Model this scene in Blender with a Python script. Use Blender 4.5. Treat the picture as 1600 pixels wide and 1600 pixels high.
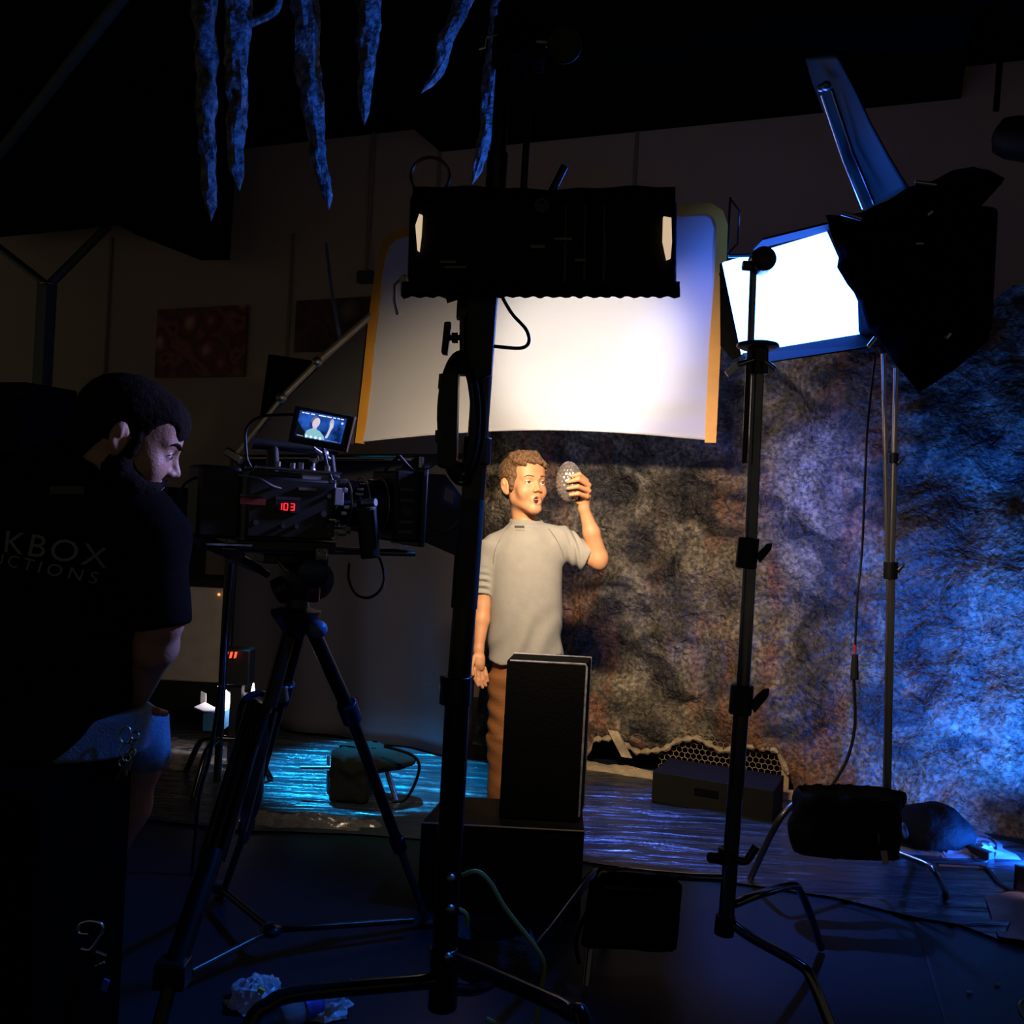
import bpy, math, random
import numpy as np
from mathutils import Vector, Matrix, noise
from mathutils.bvhtree import BVHTree

for _o in list(bpy.data.objects):
    bpy.data.objects.remove(_o, do_unlink=True)
SC = bpy.context.scene
COL = SC.collection
PI = math.pi
V = Vector

# ------------------------------------------------------------------ camera
FPX = 1500.0                      # focal length in pixels of the 1600 px frame
ROLL = math.radians(3.0)
EYE = V((0.0, 0.0, 1.2))
CR = V((math.cos(ROLL), 0, math.sin(ROLL)))
CU = V((-math.sin(ROLL), 0, math.cos(ROLL)))
CF = V((0, 1, 0))
cam_data = bpy.data.cameras.new('camera')
cam_data.sensor_fit = 'HORIZONTAL'
cam_data.sensor_width = 36.0
cam_data.lens = 36.0 * FPX / 1600.0
cam_data.clip_start = 0.05
cam = bpy.data.objects.new('camera', cam_data)
COL.objects.link(cam)
m4 = Matrix(((CR.x, CU.x, -CF.x, EYE.x), (CR.y, CU.y, -CF.y, EYE.y), (CR.z, CU.z, -CF.z, EYE.z), (0, 0, 0, 1)))
cam.matrix_world = m4
SC.camera = cam
SC.view_settings.view_transform = 'Standard'
SC.view_settings.look = 'None'
SC.view_settings.gamma = 1.0
SC.view_settings.exposure = 0.0
SC.view_settings.use_curve_mapping = False

def P(x, y, d):
    """point at depth d that the photograph shows at (x, y)"""
    return EYE + CF * d + (CR * (x - 800) + CU * (800 - y)) * (d / FPX)

def ray(x, y):
    return CF + (CR * (x - 800) + CU * (800 - y)) / FPX

def PF(x, y, z=0.0):
    """point on the horizontal plane at height z"""
    r = ray(x, y)
    return EYE + r * ((z - EYE.z) / r.z)

TANW = math.tan(math.radians(22.0))
WU = V((math.cos(math.radians(22)), -math.sin(math.radians(22)), 0))     # along the back wall, to the right
WN = V((-math.sin(math.radians(22)), -math.cos(math.radians(22)), 0))    # out of the back wall, into the room

def PW(x, y, D0):
    """point on the vertical plane Y = D0 - tan*X (parallel to the back wall)"""
    r = ray(x, y)
    t = D0 / (r.y + TANW * r.x)
    return EYE + r * t

# ------------------------------------------------------------------ world and lights
world = bpy.data.worlds.new('dim_room')
SC.world = world
world.use_nodes = True
bg = world.node_tree.nodes['Background']
bg.inputs[0].default_value = (1.0, 0.86, 0.66, 1)
bg.inputs[1].default_value = 0.045

def look(o, target):
    d = (V(target) - o.location).normalized()
    o.rotation_euler = d.to_track_quat('-Z', 'Y').to_euler()

def area(name, loc, target, sx, sy, power, color, spread=180):
    l = bpy.data.lights.new(name, 'AREA')
    l.shape = 'RECTANGLE'; l.size = sx; l.size_y = sy
    l.energy = power; l.color = color; l.spread = math.radians(spread)
    o = bpy.data.objects.new(name, l); COL.objects.link(o)
    o.location = loc; look(o, target)
    return o

def spot(name, loc, target, power, color, angle, blend=0.5, r=0.05):
    l = bpy.data.lights.new(name, 'SPOT')
    l.energy = power; l.color = color; l.spot_size = math.radians(angle); l.spot_blend = blend
    l.shadow_soft_size = r
    o = bpy.data.objects.new(name, l); COL.objects.link(o)
    o.location = loc; look(o, target)
    return o

KEY = P(852, 392, 2.20)
LEDP = P(1235, 455, 2.60)
area('tungsten_light', KEY, P(890, 730, 3.1), 0.42, 0.06, 14.5, (1.0, 0.76, 0.50), 86)
spot('tungsten_hot_beam', KEY, P(915, 550, 4.0), 175, (1.0, 0.90, 0.80), 32, 0.75, 0.06)
spot('blue_floor_light', P(1672, 1372, 3.30), P(1560, 1090, 3.9), 320, (0.015, 0.15, 1.0), 74, 0.9, 0.06)
spot('blue_floor_spill', P(1640, 1340, 3.45), PF(1490, 1325), 90, (0.01, 0.14, 1.0), 100, 0.8, 0.05)
spot('added_blue_wash', P(1130, -190, 3.0), P(1275, 745, 4.2), 650, (0.06, 0.15, 1.0), 15, 1.0, 0.05)  # added spot without a fixture, puts the blue patch on the backdrop
spot('cyan_back_light', P(450, 90, 4.78), P(580, 1205, 4.25), 3000, (0.01, 0.46, 1.0), 20, 0.6, 0.05)
spot('added_blue_back', P(1150, 110, 4.5), PF(1090, 1345), 420, (0.08, 0.18, 1.0), 34, 0.7, 0.05)  # added spot without a fixture, draws blue streaks on the plastic sheet
spot('added_panel_blue', P(1390, 160, 3.3), P(1120, 440, 3.9), 26, (0.06, 0.20, 1.0), 46, 1.0, 0.05)  # added lamp tinting the right side of the diffusion panel blue
spot('violet_floor_light', P(1660, 1330, 3.05), PF(1580, 1375), 1.6, (0.62, 0.45, 1.0), 80, 0.6, 0.03)
spot('worklight_beam', P(377, 1082, 4.45), PF(300, 1185), 9, (0.85, 0.80, 1.0), 130, 0.6, 0.03)
spot('led_beam_up', LEDP, P(620, 190, 3.05), 95, (0.02, 0.16, 1.0), 56, 0.9, 0.08)
spot('led_beam_low', LEDP, P(330, 1180, 2.1), 110, (0.02, 0.20, 1.0), 75, 0.8, 0.08)
spot('added_face_fill', LEDP, P(350, 750, 2.0), 78, (0.75, 0.55, 0.78), 24, 0.8, 0.08)  # added violet-white spot brightening the man's face and the camera

# ------------------------------------------------------------------ materials
def mat(name, color, rough=0.5, metal=0.0, var=0.12, nscale=12.0, bump=0.0, bscale=60.0, spec=0.5,
        emit=None, estr=0.0, sheen=0.0, trans=0.0, alpha=1.0, coat=0.0, stretch=None):
    m = bpy.data.materials.new(name); m.use_nodes = True
    nt = m.node_tree; N = nt.nodes; L = nt.links
    b = N['Principled BSDF']
    b.inputs['Roughness'].default_value = rough
    b.inputs['Metallic'].default_value = metal
    b.inputs['Specular IOR Level'].default_value = spec
    if sheen: b.inputs['Sheen Weight'].default_value = sheen
    if trans: b.inputs['Transmission Weight'].default_value = trans
    if coat: b.inputs['Coat Weight'].default_value = coat
    b.inputs['Alpha'].default_value = alpha
    tc = N.new('ShaderNodeTexCoord')
    mp = N.new('ShaderNodeMapping')
    L.new(tc.outputs['Object'], mp.inputs[0])
    if stretch: mp.inputs['Scale'].default_value = stretch
    n = N.new('ShaderNodeTexNoise'); n.inputs['Scale'].default_value = nscale; n.inputs['Detail'].default_value = 4
    L.new(mp.outputs[0], n.inputs['Vector'])
    r = N.new('ShaderNodeValToRGB')
    c = color
    r.color_ramp.elements[0].position = 0.3
    r.color_ramp.elements[1].position = 0.7
    r.color_ramp.elements[0].color = (c[0] * (1 - var), c[1] * (1 - var), c[2] * (1 - var), 1)
    r.color_ramp.elements[1].color = (min(1, c[0] * (1 + var)), min(1, c[1] * (1 + var)), min(1, c[2] * (1 + var)), 1)
    L.new(n.outputs['Fac'], r.inputs[0]); L.new(r.outputs[0], b.inputs['Base Color'])
    if bump:
        n2 = N.new('ShaderNodeTexNoise'); n2.inputs['Scale'].default_value = bscale; n2.inputs['Detail'].default_value = 6
        L.new(mp.outputs[0], n2.inputs['Vector'])
        bp = N.new('ShaderNodeBump'); bp.inputs['Strength'].default_value = min(1, bump); bp.inputs['Distance'].default_value = 0.01 * max(1, bump)
        L.new(n2.outputs['Fac'], bp.inputs['Height']); L.new(bp.outputs[0], b.inputs['Normal'])
    if emit:
        b.inputs['Emission Color'].default_value = (*emit, 1); b.inputs['Emission Strength'].default_value = estr
    return m

BLACKM = mat('black_metal', (0.006, 0.006, 0.0065), 0.20, 0.0, spec=0.5)
BLACKP = mat('black_plastic', (0.010, 0.010, 0.011), 0.5, bump=0.1)
BLACKF = mat('black_fabric', (0.004, 0.004, 0.005), 0.95, bump=0.5, bscale=300, spec=0.1)
DUVE = mat('black_duvetyne', (0.003, 0.003, 0.0035), 1.0, bump=0.6, bscale=40, spec=0.02)
BAGF = mat('bag_nylon', (0.004, 0.005, 0.006), 0.75, bump=0.5, bscale=60, spec=0.12)
CHROME = mat('polished_steel', (0.55, 0.54, 0.52), 0.22, 1.0)
STEEL = mat('dull_steel', (0.32, 0.31, 0.30), 0.42, 1.0)
GREYM = mat('dark_grey_metal', (0.07, 0.07, 0.075), 0.4, 0.6)
RUBBER = mat('rubber', (0.012, 0.012, 0.012), 0.7)
CABLE = mat('cable_rubber', (0.010, 0.010, 0.011), 0.45)
SKIN = mat('skin_of_boy', (0.62, 0.30, 0.155), 0.52, var=0.06, nscale=25, bump=0.08, bscale=200)
SKINM = mat('skin_of_man', (0.48, 0.27, 0.19), 0.5, var=0.08, nscale=25, bump=0.15, bscale=160)
ORANGE = mat('gold_edge_tape', (0.80, 0.36, 0.035), 0.45, var=0.1, nscale=8)
YELLOWG = mat('yellow_green_webbing', (0.22, 0.25, 0.05), 0.7)

# ------------------------------------------------------------------ mesh helper
class MB:
    def __init__(s): s.v = []; s.f = []
    def add(s, vs, fs):
        o = len(s.v); s.v += [V(p) for p in vs]; s.f += [tuple(i + o for i in f) for f in fs]; return s
    def hexa(s, p):      # p: 4 bottom then 4 top, same winding
        return s.add(p, [(3, 2, 1, 0), (4, 5, 6, 7), (0, 1, 5, 4), (1, 2, 6, 5), (2, 3, 7, 6), (3, 0, 4, 7)])
    def box(s, c, size, R=None):
        c = V(c); hx, hy, hz = size[0] / 2, size[1] / 2, size[2] / 2
        R = R or Matrix.Identity(3)
        p = [c + R @ V(q) for q in ((-hx, -hy, -hz), (hx, -hy, -hz), (hx, hy, -hz), (-hx, hy, -hz),
                                    (-hx, -hy, hz), (hx, -hy, hz), (hx, hy, hz), (-hx, hy, hz))]
        return s.hexa(p)
    def tube(s, pts, r, seg=10, caps=True, smooth=0, closed=False):
        pts = [V(p) for p in pts]
        rs = list(r) if isinstance(r, (list, tuple)) else None
        if smooth and len(pts) > 2:
            q = []; qr = []
            n = len(pts); rng = n if closed else n - 1
            for i in range(rng):
                g = lambda k: pts[k % n] if closed else pts[max(0, min(n - 1, k))]
                a, b, c, d = g(i - 1), g(i), g(i + 1), g(i + 2)
                for j in range(smooth):
                    t = j / smooth
                    q.append(0.5 * ((2 * b) + (c - a) * t + (2 * a - 5 * b + 4 * c - d) * t * t + (3 * b - a - 3 * c + d) * t ** 3))
                    if rs: qr.append(rs[i % n] * (1 - t) + rs[(i + 1) % n] * t)
            if not closed:
                q.append(pts[-1])
                if rs: qr.append(rs[-1])
            pts = q; rs = qr if rs else None
        n = len(pts)
        if rs is None: rs = [r] * n
        tang = []
        for i in range(n):
            if closed: t = pts[(i + 1) % n] - pts[(i - 1) % n]
            else: t = pts[min(n - 1, i + 1)] - pts[max(0, i - 1)]
            tang.append(t.normalized() if t.length > 1e-9 else V((0, 0, 1)))
        up = V((0, 0, 1)) if abs(tang[0].z) < 0.9 else V((1, 0, 0))
        x = tang[0].cross(up).normalized()
        vs = []
        for i in range(n):
            x = (x - tang[i] * x.dot(tang[i])).normalized()
            y = tang[i].cross(x)
            for k in range(seg):
                a = 2 * PI * k / seg
                vs.append(pts[i] + (x * math.cos(a) + y * math.sin(a)) * rs[i])
        fs = []
        for i in range(n if closed else n - 1):
            j = (i + 1) % n
            for k in range(seg):
                k2 = (k + 1) % seg
                fs.append((i * seg + k, i * seg + k2, j * seg + k2, j * seg + k))
        if caps and not closed:
            fs.append(tuple(range(seg - 1, -1, -1))); fs.append(tuple((n - 1) * seg + k for k in range(seg)))
        return s.add(vs, fs)
    def cyl(s, a, b, r0, r1=None, seg=20):
        return s.tube([a, b], [r0, r0 if r1 is None else r1], seg)
    def lathe(s, base, axis, prof, seg=24):
        base = V(base); ax = V(axis).normalized()
        up = V((0, 0, 1)) if abs(ax.z) < 0.9 else V((1, 0, 0))
        x = ax.cross(up).normalized(); y = ax.cross(x)
        vs = []; fs = []
        for r, h in prof:
            for k in range(seg):
                a = 2 * PI * k / seg
                vs.append(base + ax * h + (x * math.cos(a) + y * math.sin(a)) * max(r, 1e-4))
        for i in range(len(prof) - 1):
            for k in range(seg):
                k2 = (k + 1) % seg
                fs.append((i * seg + k, i * seg + k2, (i + 1) * seg + k2, (i + 1) * seg + k))
        fs.append(tuple(range(seg - 1, -1, -1))); fs.append(tuple((len(prof) - 1) * seg + k for k in range(seg)))
        return s.add(vs, fs)
    def ball(s, c, r, R=None, seg=16, rings=10):
        c = V(c); r = (r, r, r) if isinstance(r, (int, float)) else r
        R = R or Matrix.Identity(3)
        vs = [c + R @ V((0, 0, -r[2]))]
        for i in range(1, rings):
            t = -PI / 2 + PI * i / rings
            for k in range(seg):
                a = 2 * PI * k / seg
                vs.append(c + R @ V((r[0] * math.cos(t) * math.cos(a), r[1] * math.cos(t) * math.sin(a), r[2] * math.sin(t))))
        vs.append(c + R @ V((0, 0, r[2])))
        fs = []
        for k in range(seg):
            fs.append((0, 1 + (k + 1) % seg, 1 + k))
            fs.append((len(vs) - 1, len(vs) - 1 - seg + k, len(vs) - 1 - seg + (k + 1) % seg))
        for i in range(rings - 2):
            for k in range(seg):
                k2 = (k + 1) % seg
                fs.append((1 + i * seg + k, 1 + i * seg + k2, 1 + (i + 1) * seg + k2, 1 + (i + 1) * seg + k))
        return s.add(vs, fs)
    def plate(s, pts, off):
        pts = [V(p) for p in pts]; off = V(off); n = len(pts)
        fs = [tuple(range(n)), tuple(range(2 * n - 1, n - 1, -1))]
        for i in range(n):
            j = (i + 1) % n
            fs.append((j, i, i + n, j + n))
        return s.add(pts + [p + off for p in pts], fs)
    def ring(s, c, nrm, R, r, seg=32, ts=8, a0=0, a1=2 * PI, sx=1.0, sy=1.0, xdir=None):
        c = V(c); n = V(nrm).normalized()
        if xdir is not None: x = V(xdir).normalized()
        else:
            up = V((0, 0, 1)) if abs(n.z) < 0.9 else V((1, 0, 0)); x = n.cross(up).normalized()
        y = n.cross(x)
        full = abs(a1 - a0 - 2 * PI) < 1e-6
        k = seg if full else seg + 1
        pts = [c + x * math.cos(a0 + (a1 - a0) * i / seg) * R * sx + y * math.sin(a0 + (a1 - a0) * i / seg) * R * sy for i in range(k)]
        return s.tube(pts, r, ts, closed=full)
    def grid(s, nx, ny, fn):
        vs = [fn(i / nx, j / ny) for j in range(ny + 1) for i in range(nx + 1)]
        fs = [(j * (nx + 1) + i, j * (nx + 1) + i + 1, (j + 1) * (nx + 1) + i + 1, (j + 1) * (nx + 1) + i) for j in range(ny) for i in range(nx)]
        return s.add(vs, fs)
    def build(s, name, material, parent=None, smooth=True, bevel=0.0, solid=0.0, angle=0.7):
        me = bpy.data.meshes.new(name)
        org = V((0, 0, 0)) if parent is None else V(parent['_o']) if '_o' in parent else V((0, 0, 0))
        if parent is None:
            lo = V([min(p[i] for p in s.v) for i in range(3)]); hi = V([max(p[i] for p in s.v) for i in range(3)])
            org = V(((lo.x + hi.x) / 2, (lo.y + hi.y) / 2, lo.z))
        me.from_pydata([tuple(p - org) for p in s.v], [], s.f)
        me.validate(); me.update()
        if smooth:
            me.polygons.foreach_set('use_smooth', [True] * len(me.polygons))
            me.set_sharp_from_angle(angle=angle)
        me.materials.append(material)
        o = bpy.data.objects.new(name, me); COL.objects.link(o)
        if parent is None:
            o.location = org
        else:
            o.parent = parent
        o['_o'] = tuple(org)
        if solid:
            md = o.modifiers.new('solid', 'SOLIDIFY'); md.thickness = solid; md.offset = 0
        if bevel:
            md = o.modifiers.new('bevel', 'BEVEL'); md.width = bevel; md.segments = 2; md.limit_method = 'ANGLE'
        return o

def thing(name, label, cat, loc, group=None):
    o = bpy.data.objects.new(name, None); COL.objects.link(o)
    o.location = V(loc); o.empty_display_size = 0.05
    o['label'] = label; o['category'] = cat; o['_o'] = tuple(V(loc))
    if group: o['group'] = group
    return o

def tag(o, label, cat, group=None, kind=None):
    o['label'] = label; o['category'] = cat
    if group: o['group'] = group
    if kind: o['kind'] = kind
    return o

def struct(o, label=None):
    o['kind'] = 'structure'
    if label: o['label'] = label
    return o

# ------------------------------------------------------------------ signed distance fields for people, clothes and bags
class SDF:
    def __init__(s, lo, hi, h):
        s.lo = np.array(lo, float); s.h = h
        s.n = np.ceil((np.array(hi, float) - s.lo) / h).astype(int) + 1
        s.ax = [(s.lo[i] + np.arange(s.n[i]) * h).astype(np.float32) for i in range(3)]
        s.F = np.full(tuple(s.n), 1.0, np.float32)
    def win(s, lo, hi):
        a = np.clip(np.floor((np.array(lo) - s.lo) / s.h).astype(int), 0, s.n)
        b = np.clip(np.ceil((np.array(hi) - s.lo) / s.h).astype(int) + 1, 0, s.n)
        if (b <= a).any(): return None, None
        sl = tuple(slice(a[i], b[i]) for i in range(3))
        X, Y, Z = np.meshgrid(*[s.ax[i][sl[i]] for i in range(3)], indexing='ij')
        return sl, np.stack([X, Y, Z], -1)
    def op(s, fn, lo, hi, k, mode):
        m = k + 4 * s.h
        sl, X = s.win(np.array(lo) - m, np.array(hi) + m)
        if sl is None: return s
        d = fn(X)
        F = s.F[sl]
        if mode == 'u':
            h = np.maximum(k - np.abs(F - d), 0) / max(k, 1e-9)
            s.F[sl] = np.minimum(F, d) - h * h * k * 0.25
        elif mode == 's':
            h = np.maximum(k - np.abs(F + d), 0) / max(k, 1e-9)
            s.F[sl] = np.maximum(F, -d) + h * h * k * 0.25
        return s
    def cone(s, a, b, ra, rb, k=0.01, mode='u'):
        a = np.array(a, np.float32); b = np.array(b, np.float32)
        ab = b - a; L2 = float(ab @ ab) + 1e-12
        def fn(X):
            t = np.clip(((X - a) @ ab) / L2, 0, 1)
            q = X - a - t[..., None] * ab
            return np.sqrt((q * q).sum(-1)) - (ra + (rb - ra) * t)
        r = max(ra, rb)
        return s.op(fn, np.minimum(a, b) - r, np.maximum(a, b) + r, k, mode)
    def ell(s, c, r, k=0.01, mode='u', R=None, S=None):
        c = np.array(c, np.float32); r = np.array(r, np.float32)
        Rm = np.array(R, np.float32) if R is not None else np.eye(3, dtype=np.float32)
        def fn(X):
            q = (X - c) @ Rm
            k0 = np.sqrt(((q / r) ** 2).sum(-1)); k1 = np.sqrt(((q / (r * r)) ** 2).sum(-1))
            return k0 * (k0 - 1) / np.maximum(k1, 1e-6)
        m = float(r.max())
        return s.op(fn, c - m, c + m, k, mode)
    def tubey(s, a, b, ra, rb, xd, k=0.01, mode='u', rnd=0.004):
        """elliptical cylinder with flat ends; ra, rb = (rx, ry) at the ends, xd = direction of rx"""
        a = np.array(a, np.float32); b = np.array(b, np.float32)
        ab = b - a; L = float(np.sqrt(ab @ ab)); w = ab / L
        x = np.array(xd, np.float32); x = x - w * (x @ w); x /= np.sqrt(x @ x); y = np.cross(w, x)
        def fn(X):
            q = X - a
            t = q @ w; tt = np.clip(t / L, 0, 1)
            rx = ra[0] + (rb[0] - ra[0]) * tt; ry = ra[1] + (rb[1] - ra[1]) * tt
            px = q @ x; py = q @ y
            k0 = np.sqrt((px / rx) ** 2 + (py / ry) ** 2)
            k1 = np.sqrt((px / rx ** 2) ** 2 + (py / ry ** 2) ** 2)
            dr = k0 * (k0 - 1) / np.maximum(k1, 1e-5)
            dr = np.maximum(dr, -np.minimum(rx, ry))
            dz = np.maximum(-t, t - L)
            return np.minimum(np.maximum(dr, dz), 0) + np.sqrt(np.maximum(dr, 0) ** 2 + np.maximum(dz, 0) ** 2) - rnd
        m = max(ra + rb)
        return s.op(fn, np.minimum(a, b) - m, np.maximum(a, b) + m, k, mode)
    def loft(s, rows, k=0.01, mode='u'):
        """upright body given by rows (z, cx, cy, rx, ry) from bottom to top"""
        T = np.array(rows, float)
        def fn(X):
            z = X[..., 2]
            zz = np.clip(z, T[0, 0], T[-1, 0])
            # smooth interpolation
            zs = np.linspace(T[0, 0], T[-1, 0], 160); col = [np.interp(zs, T[:, 0], T[:, i]) for i in range(1, 5)]
            ker = np.hanning(23); ker /= ker.sum()
            col = [np.convolve(np.pad(c_, 11, mode='edge'), ker, 'valid') for c_ in col]
            cx, cy, rx, ry = [np.interp(zz, zs, c_) for c_ in col]
            px = X[..., 0] - cx; py = X[..., 1] - cy
            k0 = np.sqrt((px / rx) ** 2 + (py / ry) ** 2); k1 = np.sqrt((px / rx ** 2) ** 2 + (py / ry ** 2) ** 2)
            dr = np.maximum(k0 * (k0 - 1) / np.maximum(k1, 1e-5), -np.minimum(rx, ry))
            return np.maximum(dr, np.maximum(T[0, 0] - z, z - T[-1, 0])).astype(np.float32)
        lo = (T[:, 1].min() - T[:, 3].max(), T[:, 2].min() - T[:, 4].max(), T[0, 0]); hi = (T[:, 1].max() + T[:, 3].max(), T[:, 2].max() + T[:, 4].max(), T[-1, 0])
        return s.op(fn, lo, hi, k, mode)
    def rbox(s, c, hs, R=None, rnd=0.01, k=0.01, mode='u'):
        c = np.array(c, np.float32); hs = np.array(hs, np.float32) - rnd
        Rm = np.array(R, np.float32) if R is not None else np.eye(3, dtype=np.float32)
        def fn(X):
            q = np.abs((X - c) @ Rm) - hs
            return np.sqrt((np.maximum(q, 0) ** 2).sum(-1)) + np.minimum(q.max(-1), 0) - rnd
        m = float(np.linalg.norm(hs) + rnd)
        return s.op(fn, c - m, c + m, k, mode)
    def chain(s, pts, rs, k=0.004, mode='u'):
        for i in range(len(pts) - 1):
            s.cone(pts[i], pts[i + 1], rs[i], rs[i + 1], k, mode)
        return s
    def displace(s, fn, lo=None, hi=None):
        if lo is None:
            lo, hi = s.lo, s.lo + s.n * s.h
        sl, X = s.win(lo, hi)
        if sl is not None: s.F[sl] += fn(X)
        return s
    def mesh(s):
        F = s.F; neg = F < 0
        c = neg[:-1, :-1, :-1].astype(np.int8)
        tot = np.zeros(c.shape, np.int8)
        for i in (0, 1):
            for j in (0, 1):
                for k in (0, 1):
                    tot += neg[i:i + c.shape[0], j:j + c.shape[1], k:k + c.shape[2]]
        act = (tot > 0) & (tot < 8)
        idx = np.full(c.shape, -1, np.int64)
        A = np.argwhere(act); idx[act] = np.arange(len(A))
        acc = np.zeros((len(A), 3)); cnt = np.zeros(len(A))
        corners = [(i, j, k) for i in (0, 1) for j in (0, 1) for k in (0, 1)]
        for a in corners:
            for ax in range(3):
                if a[ax]: continue
                b = list(a); b[ax] = 1
                f0 = F[A[:, 0] + a[0], A[:, 1] + a[1], A[:, 2] + a[2]]; f1 = F[A[:, 0] + b[0], A[:, 1] + b[1], A[:, 2] + b[2]]
                cr = (f0 < 0) != (f1 < 0)
                t = np.where(cr, f0 / np.where(cr, f0 - f1, 1), 0)
                p = np.array(a, float)[None].repeat(len(A), 0); p[:, ax] += t
                acc[cr] += p[cr]; cnt[cr] += 1
        vs = (A + acc / np.maximum(cnt, 1)[:, None]) * s.h + s.lo
        quads = []
        for ax in range(3):
            o1, o2 = [(1, 2), (2, 0), (0, 1)][ax]
            sa = [slice(None)] * 3; sb = [slice(None)] * 3
            sa[ax] = slice(None, -1); sb[ax] = slice(1, None)
            ch = neg[tuple(sa)] != neg[tuple(sb)]
            E = np.argwhere(ch)
            ok = (E[:, o1] > 0) & (E[:, o2] > 0) & (E[:, o1] < c.shape[o1]) & (E[:, o2] < c.shape[o2])
            E = E[ok]
            d1 = np.zeros(3, int); d1[o1] = 1; d2 = np.zeros(3, int); d2[o2] = 1
            q = np.stack([idx[tuple((E - d1 - d2).T)], idx[tuple((E - d2).T)], idx[tuple(E.T)], idx[tuple((E - d1).T)]], -1)
            fl = ~neg[tuple(E.T)]
            q[fl] = q[fl][:, ::-1]
            quads.append(q)
        q = np.concatenate(quads)
        q = q[(q >= 0).all(1)]
        return vs, q
    def build(s, name, material, parent=None, smooth_it=1, one=False):
        vs, q = s.mesh()
        if one:      # keep the largest connected piece only
            lab = np.arange(len(vs))
            while True:
                m_ = lab[q].min(1); new = lab.copy()
                for a in range(4): np.minimum.at(new, q[:, a], m_)
                new = new[new]
                if (new == lab).all(): break
                lab = new
            big_ = np.bincount(lab).argmax(); keep_ = lab == big_
            q = q[keep_[q[:, 0]]]; idx_ = np.cumsum(keep_) - 1
            vs = vs[keep_]; q = idx_[q]
        for _ in range(smooth_it):      # light laplacian smoothing
            acc = np.zeros_like(vs); cnt = np.zeros(len(vs))
            for a in range(4):
                b = (a + 1) % 4
                np.add.at(acc, q[:, a], vs[q[:, b]]); np.add.at(cnt, q[:, a], 1)
                np.add.at(acc, q[:, b], vs[q[:, a]]); np.add.at(cnt, q[:, b], 1)
            vs = vs * 0.45 + 0.55 * acc / np.maximum(cnt, 1)[:, None]
        me = bpy.data.meshes.new(name)
        if parent is not None: org = np.array(parent['_o'])
        else: org = np.array([(vs[:, 0].min() + vs[:, 0].max()) / 2, (vs[:, 1].min() + vs[:, 1].max()) / 2, vs[:, 2].min()])
        me.from_pydata((vs - org).tolist(), [], q.tolist())
        me.polygons.foreach_set('use_smooth', [True] * len(me.polygons))
        me.update(); me.materials.append(material)
        o = bpy.data.objects.new(name, me); COL.objects.link(o)
        o['_o'] = tuple(float(t) for t in org)
        if parent is not None: o.parent = parent
        else: o.location = V(org)
        return o

def sn(X, f, seed=0.0, st=(1, 1, 1)):
    """cheap smooth pseudo noise in -1..1"""
    x = X[..., 0] * f * st[0] + seed; y = X[..., 1] * f * st[1] + seed * 1.7; z = X[..., 2] * f * st[2] - seed * 0.6
    a = np.sin(x + 1.7 * np.sin(y * 0.9 + 0.5) + 0.8 * np.sin(z * 1.3))
    b = np.sin(y * 1.1 + 1.5 * np.sin(z * 0.8 + 1.1) + 0.7 * np.sin(x * 1.2))
    c = np.sin(z * 1.05 + 1.6 * np.sin(x * 0.95 + 2.0) + 0.6 * np.sin(y * 1.4))
    return ((a + b + c) / 3).astype(np.float32)
# ------------------------------------------------------------------ the room
WALLM = mat('beige_wall_paint', (0.58, 0.45, 0.34), 0.85, var=0.08, nscale=0.7, bump=0.05)
CEILM = mat('dark_ceiling', (0.006, 0.009, 0.007), 1.0, spec=0.0, var=0.2, nscale=2)
FLOORM = mat('dark_floor', (0.006, 0.017, 0.024), 0.45, var=0.25, nscale=1.6, bump=0.08, bscale=18, spec=0.25)
BEAMM = mat('dark_beam', (0.004, 0.006, 0.005), 0.9, spec=0.1)

DW = 6.1
def wall_pt(u, z, off=0.0, D0=DW):
    """u metres along the back wall to the right of where the view axis meets it"""
    return V((0, D0, 0)) + WU * u + V((0, 0, z)) + WN * off

struct(MB().plate([V((-7, -3, 0)), V((7, -3, 0)), V((7, 9.5, 0)), V((-7, 9.5, 0))], (0, 0, -0.1)).build('floor', FLOORM, smooth=False))
struct(MB().plate([V((-7, -3, 3.72)), V((7, -3, 3.72)), V((7, 9.5, 3.72)), V((-7, 9.5, 3.72))], (0, 0, 0.1)).build('ceiling', CEILM, smooth=False))
struct(MB().plate([wall_pt(-6.5, 0), wall_pt(6.5, 0), wall_pt(6.5, 3.72), wall_pt(-6.5, 3.72)], -WN * 0.12).build('wall_back', WALLM, smooth=False))

# lower soffit over the right half of the wall, beam at the left
def wu(x, y):
    p = PW(x, y, DW); return (p - V((0, DW, 0))).dot(WU)
u0, u1 = wu(690, 220), wu(1503, 120)
struct(MB().plate([wall_pt(u0, 3.55), wall_pt(u1, 3.55), wall_pt(u1, 3.72), wall_pt(u0, 3.72)], WN * 1.5).build('ceiling_soffit', CEILM, smooth=False))
pts = [PW(x, y, DW - 1.0) for x, y in ((-140, -10), (-140, 336), (0, 320), (100, 307), (215, 368), (262, 367), (270, 236), (275, -10))]
struct(MB().plate(pts, -WN * 0.6).build('ceiling_beam', BEAMM, smooth=False))
# wall joints and trims: thin battens
TRIMM = mat('joint_strip', (0.30, 0.24, 0.18), 0.8)
for n, (x, y0, y1) in enumerate(((176, 372, 900), (690, 200, 330), (997, 190, 330), (459, 365, 560))):
    a = PW(x, y0, DW); b = PW(x, y1, DW); b = V((a.x, a.y, b.z))
    mb = MB().plate([b - WU * 0.012, b + WU * 0.012, V((a.x, a.y, a.z)) + WU * 0.012, a - WU * 0.012], WN * 0.012)
    struct(mb.build('trim_%d' % (n + 1), TRIMM, smooth=False))

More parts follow.
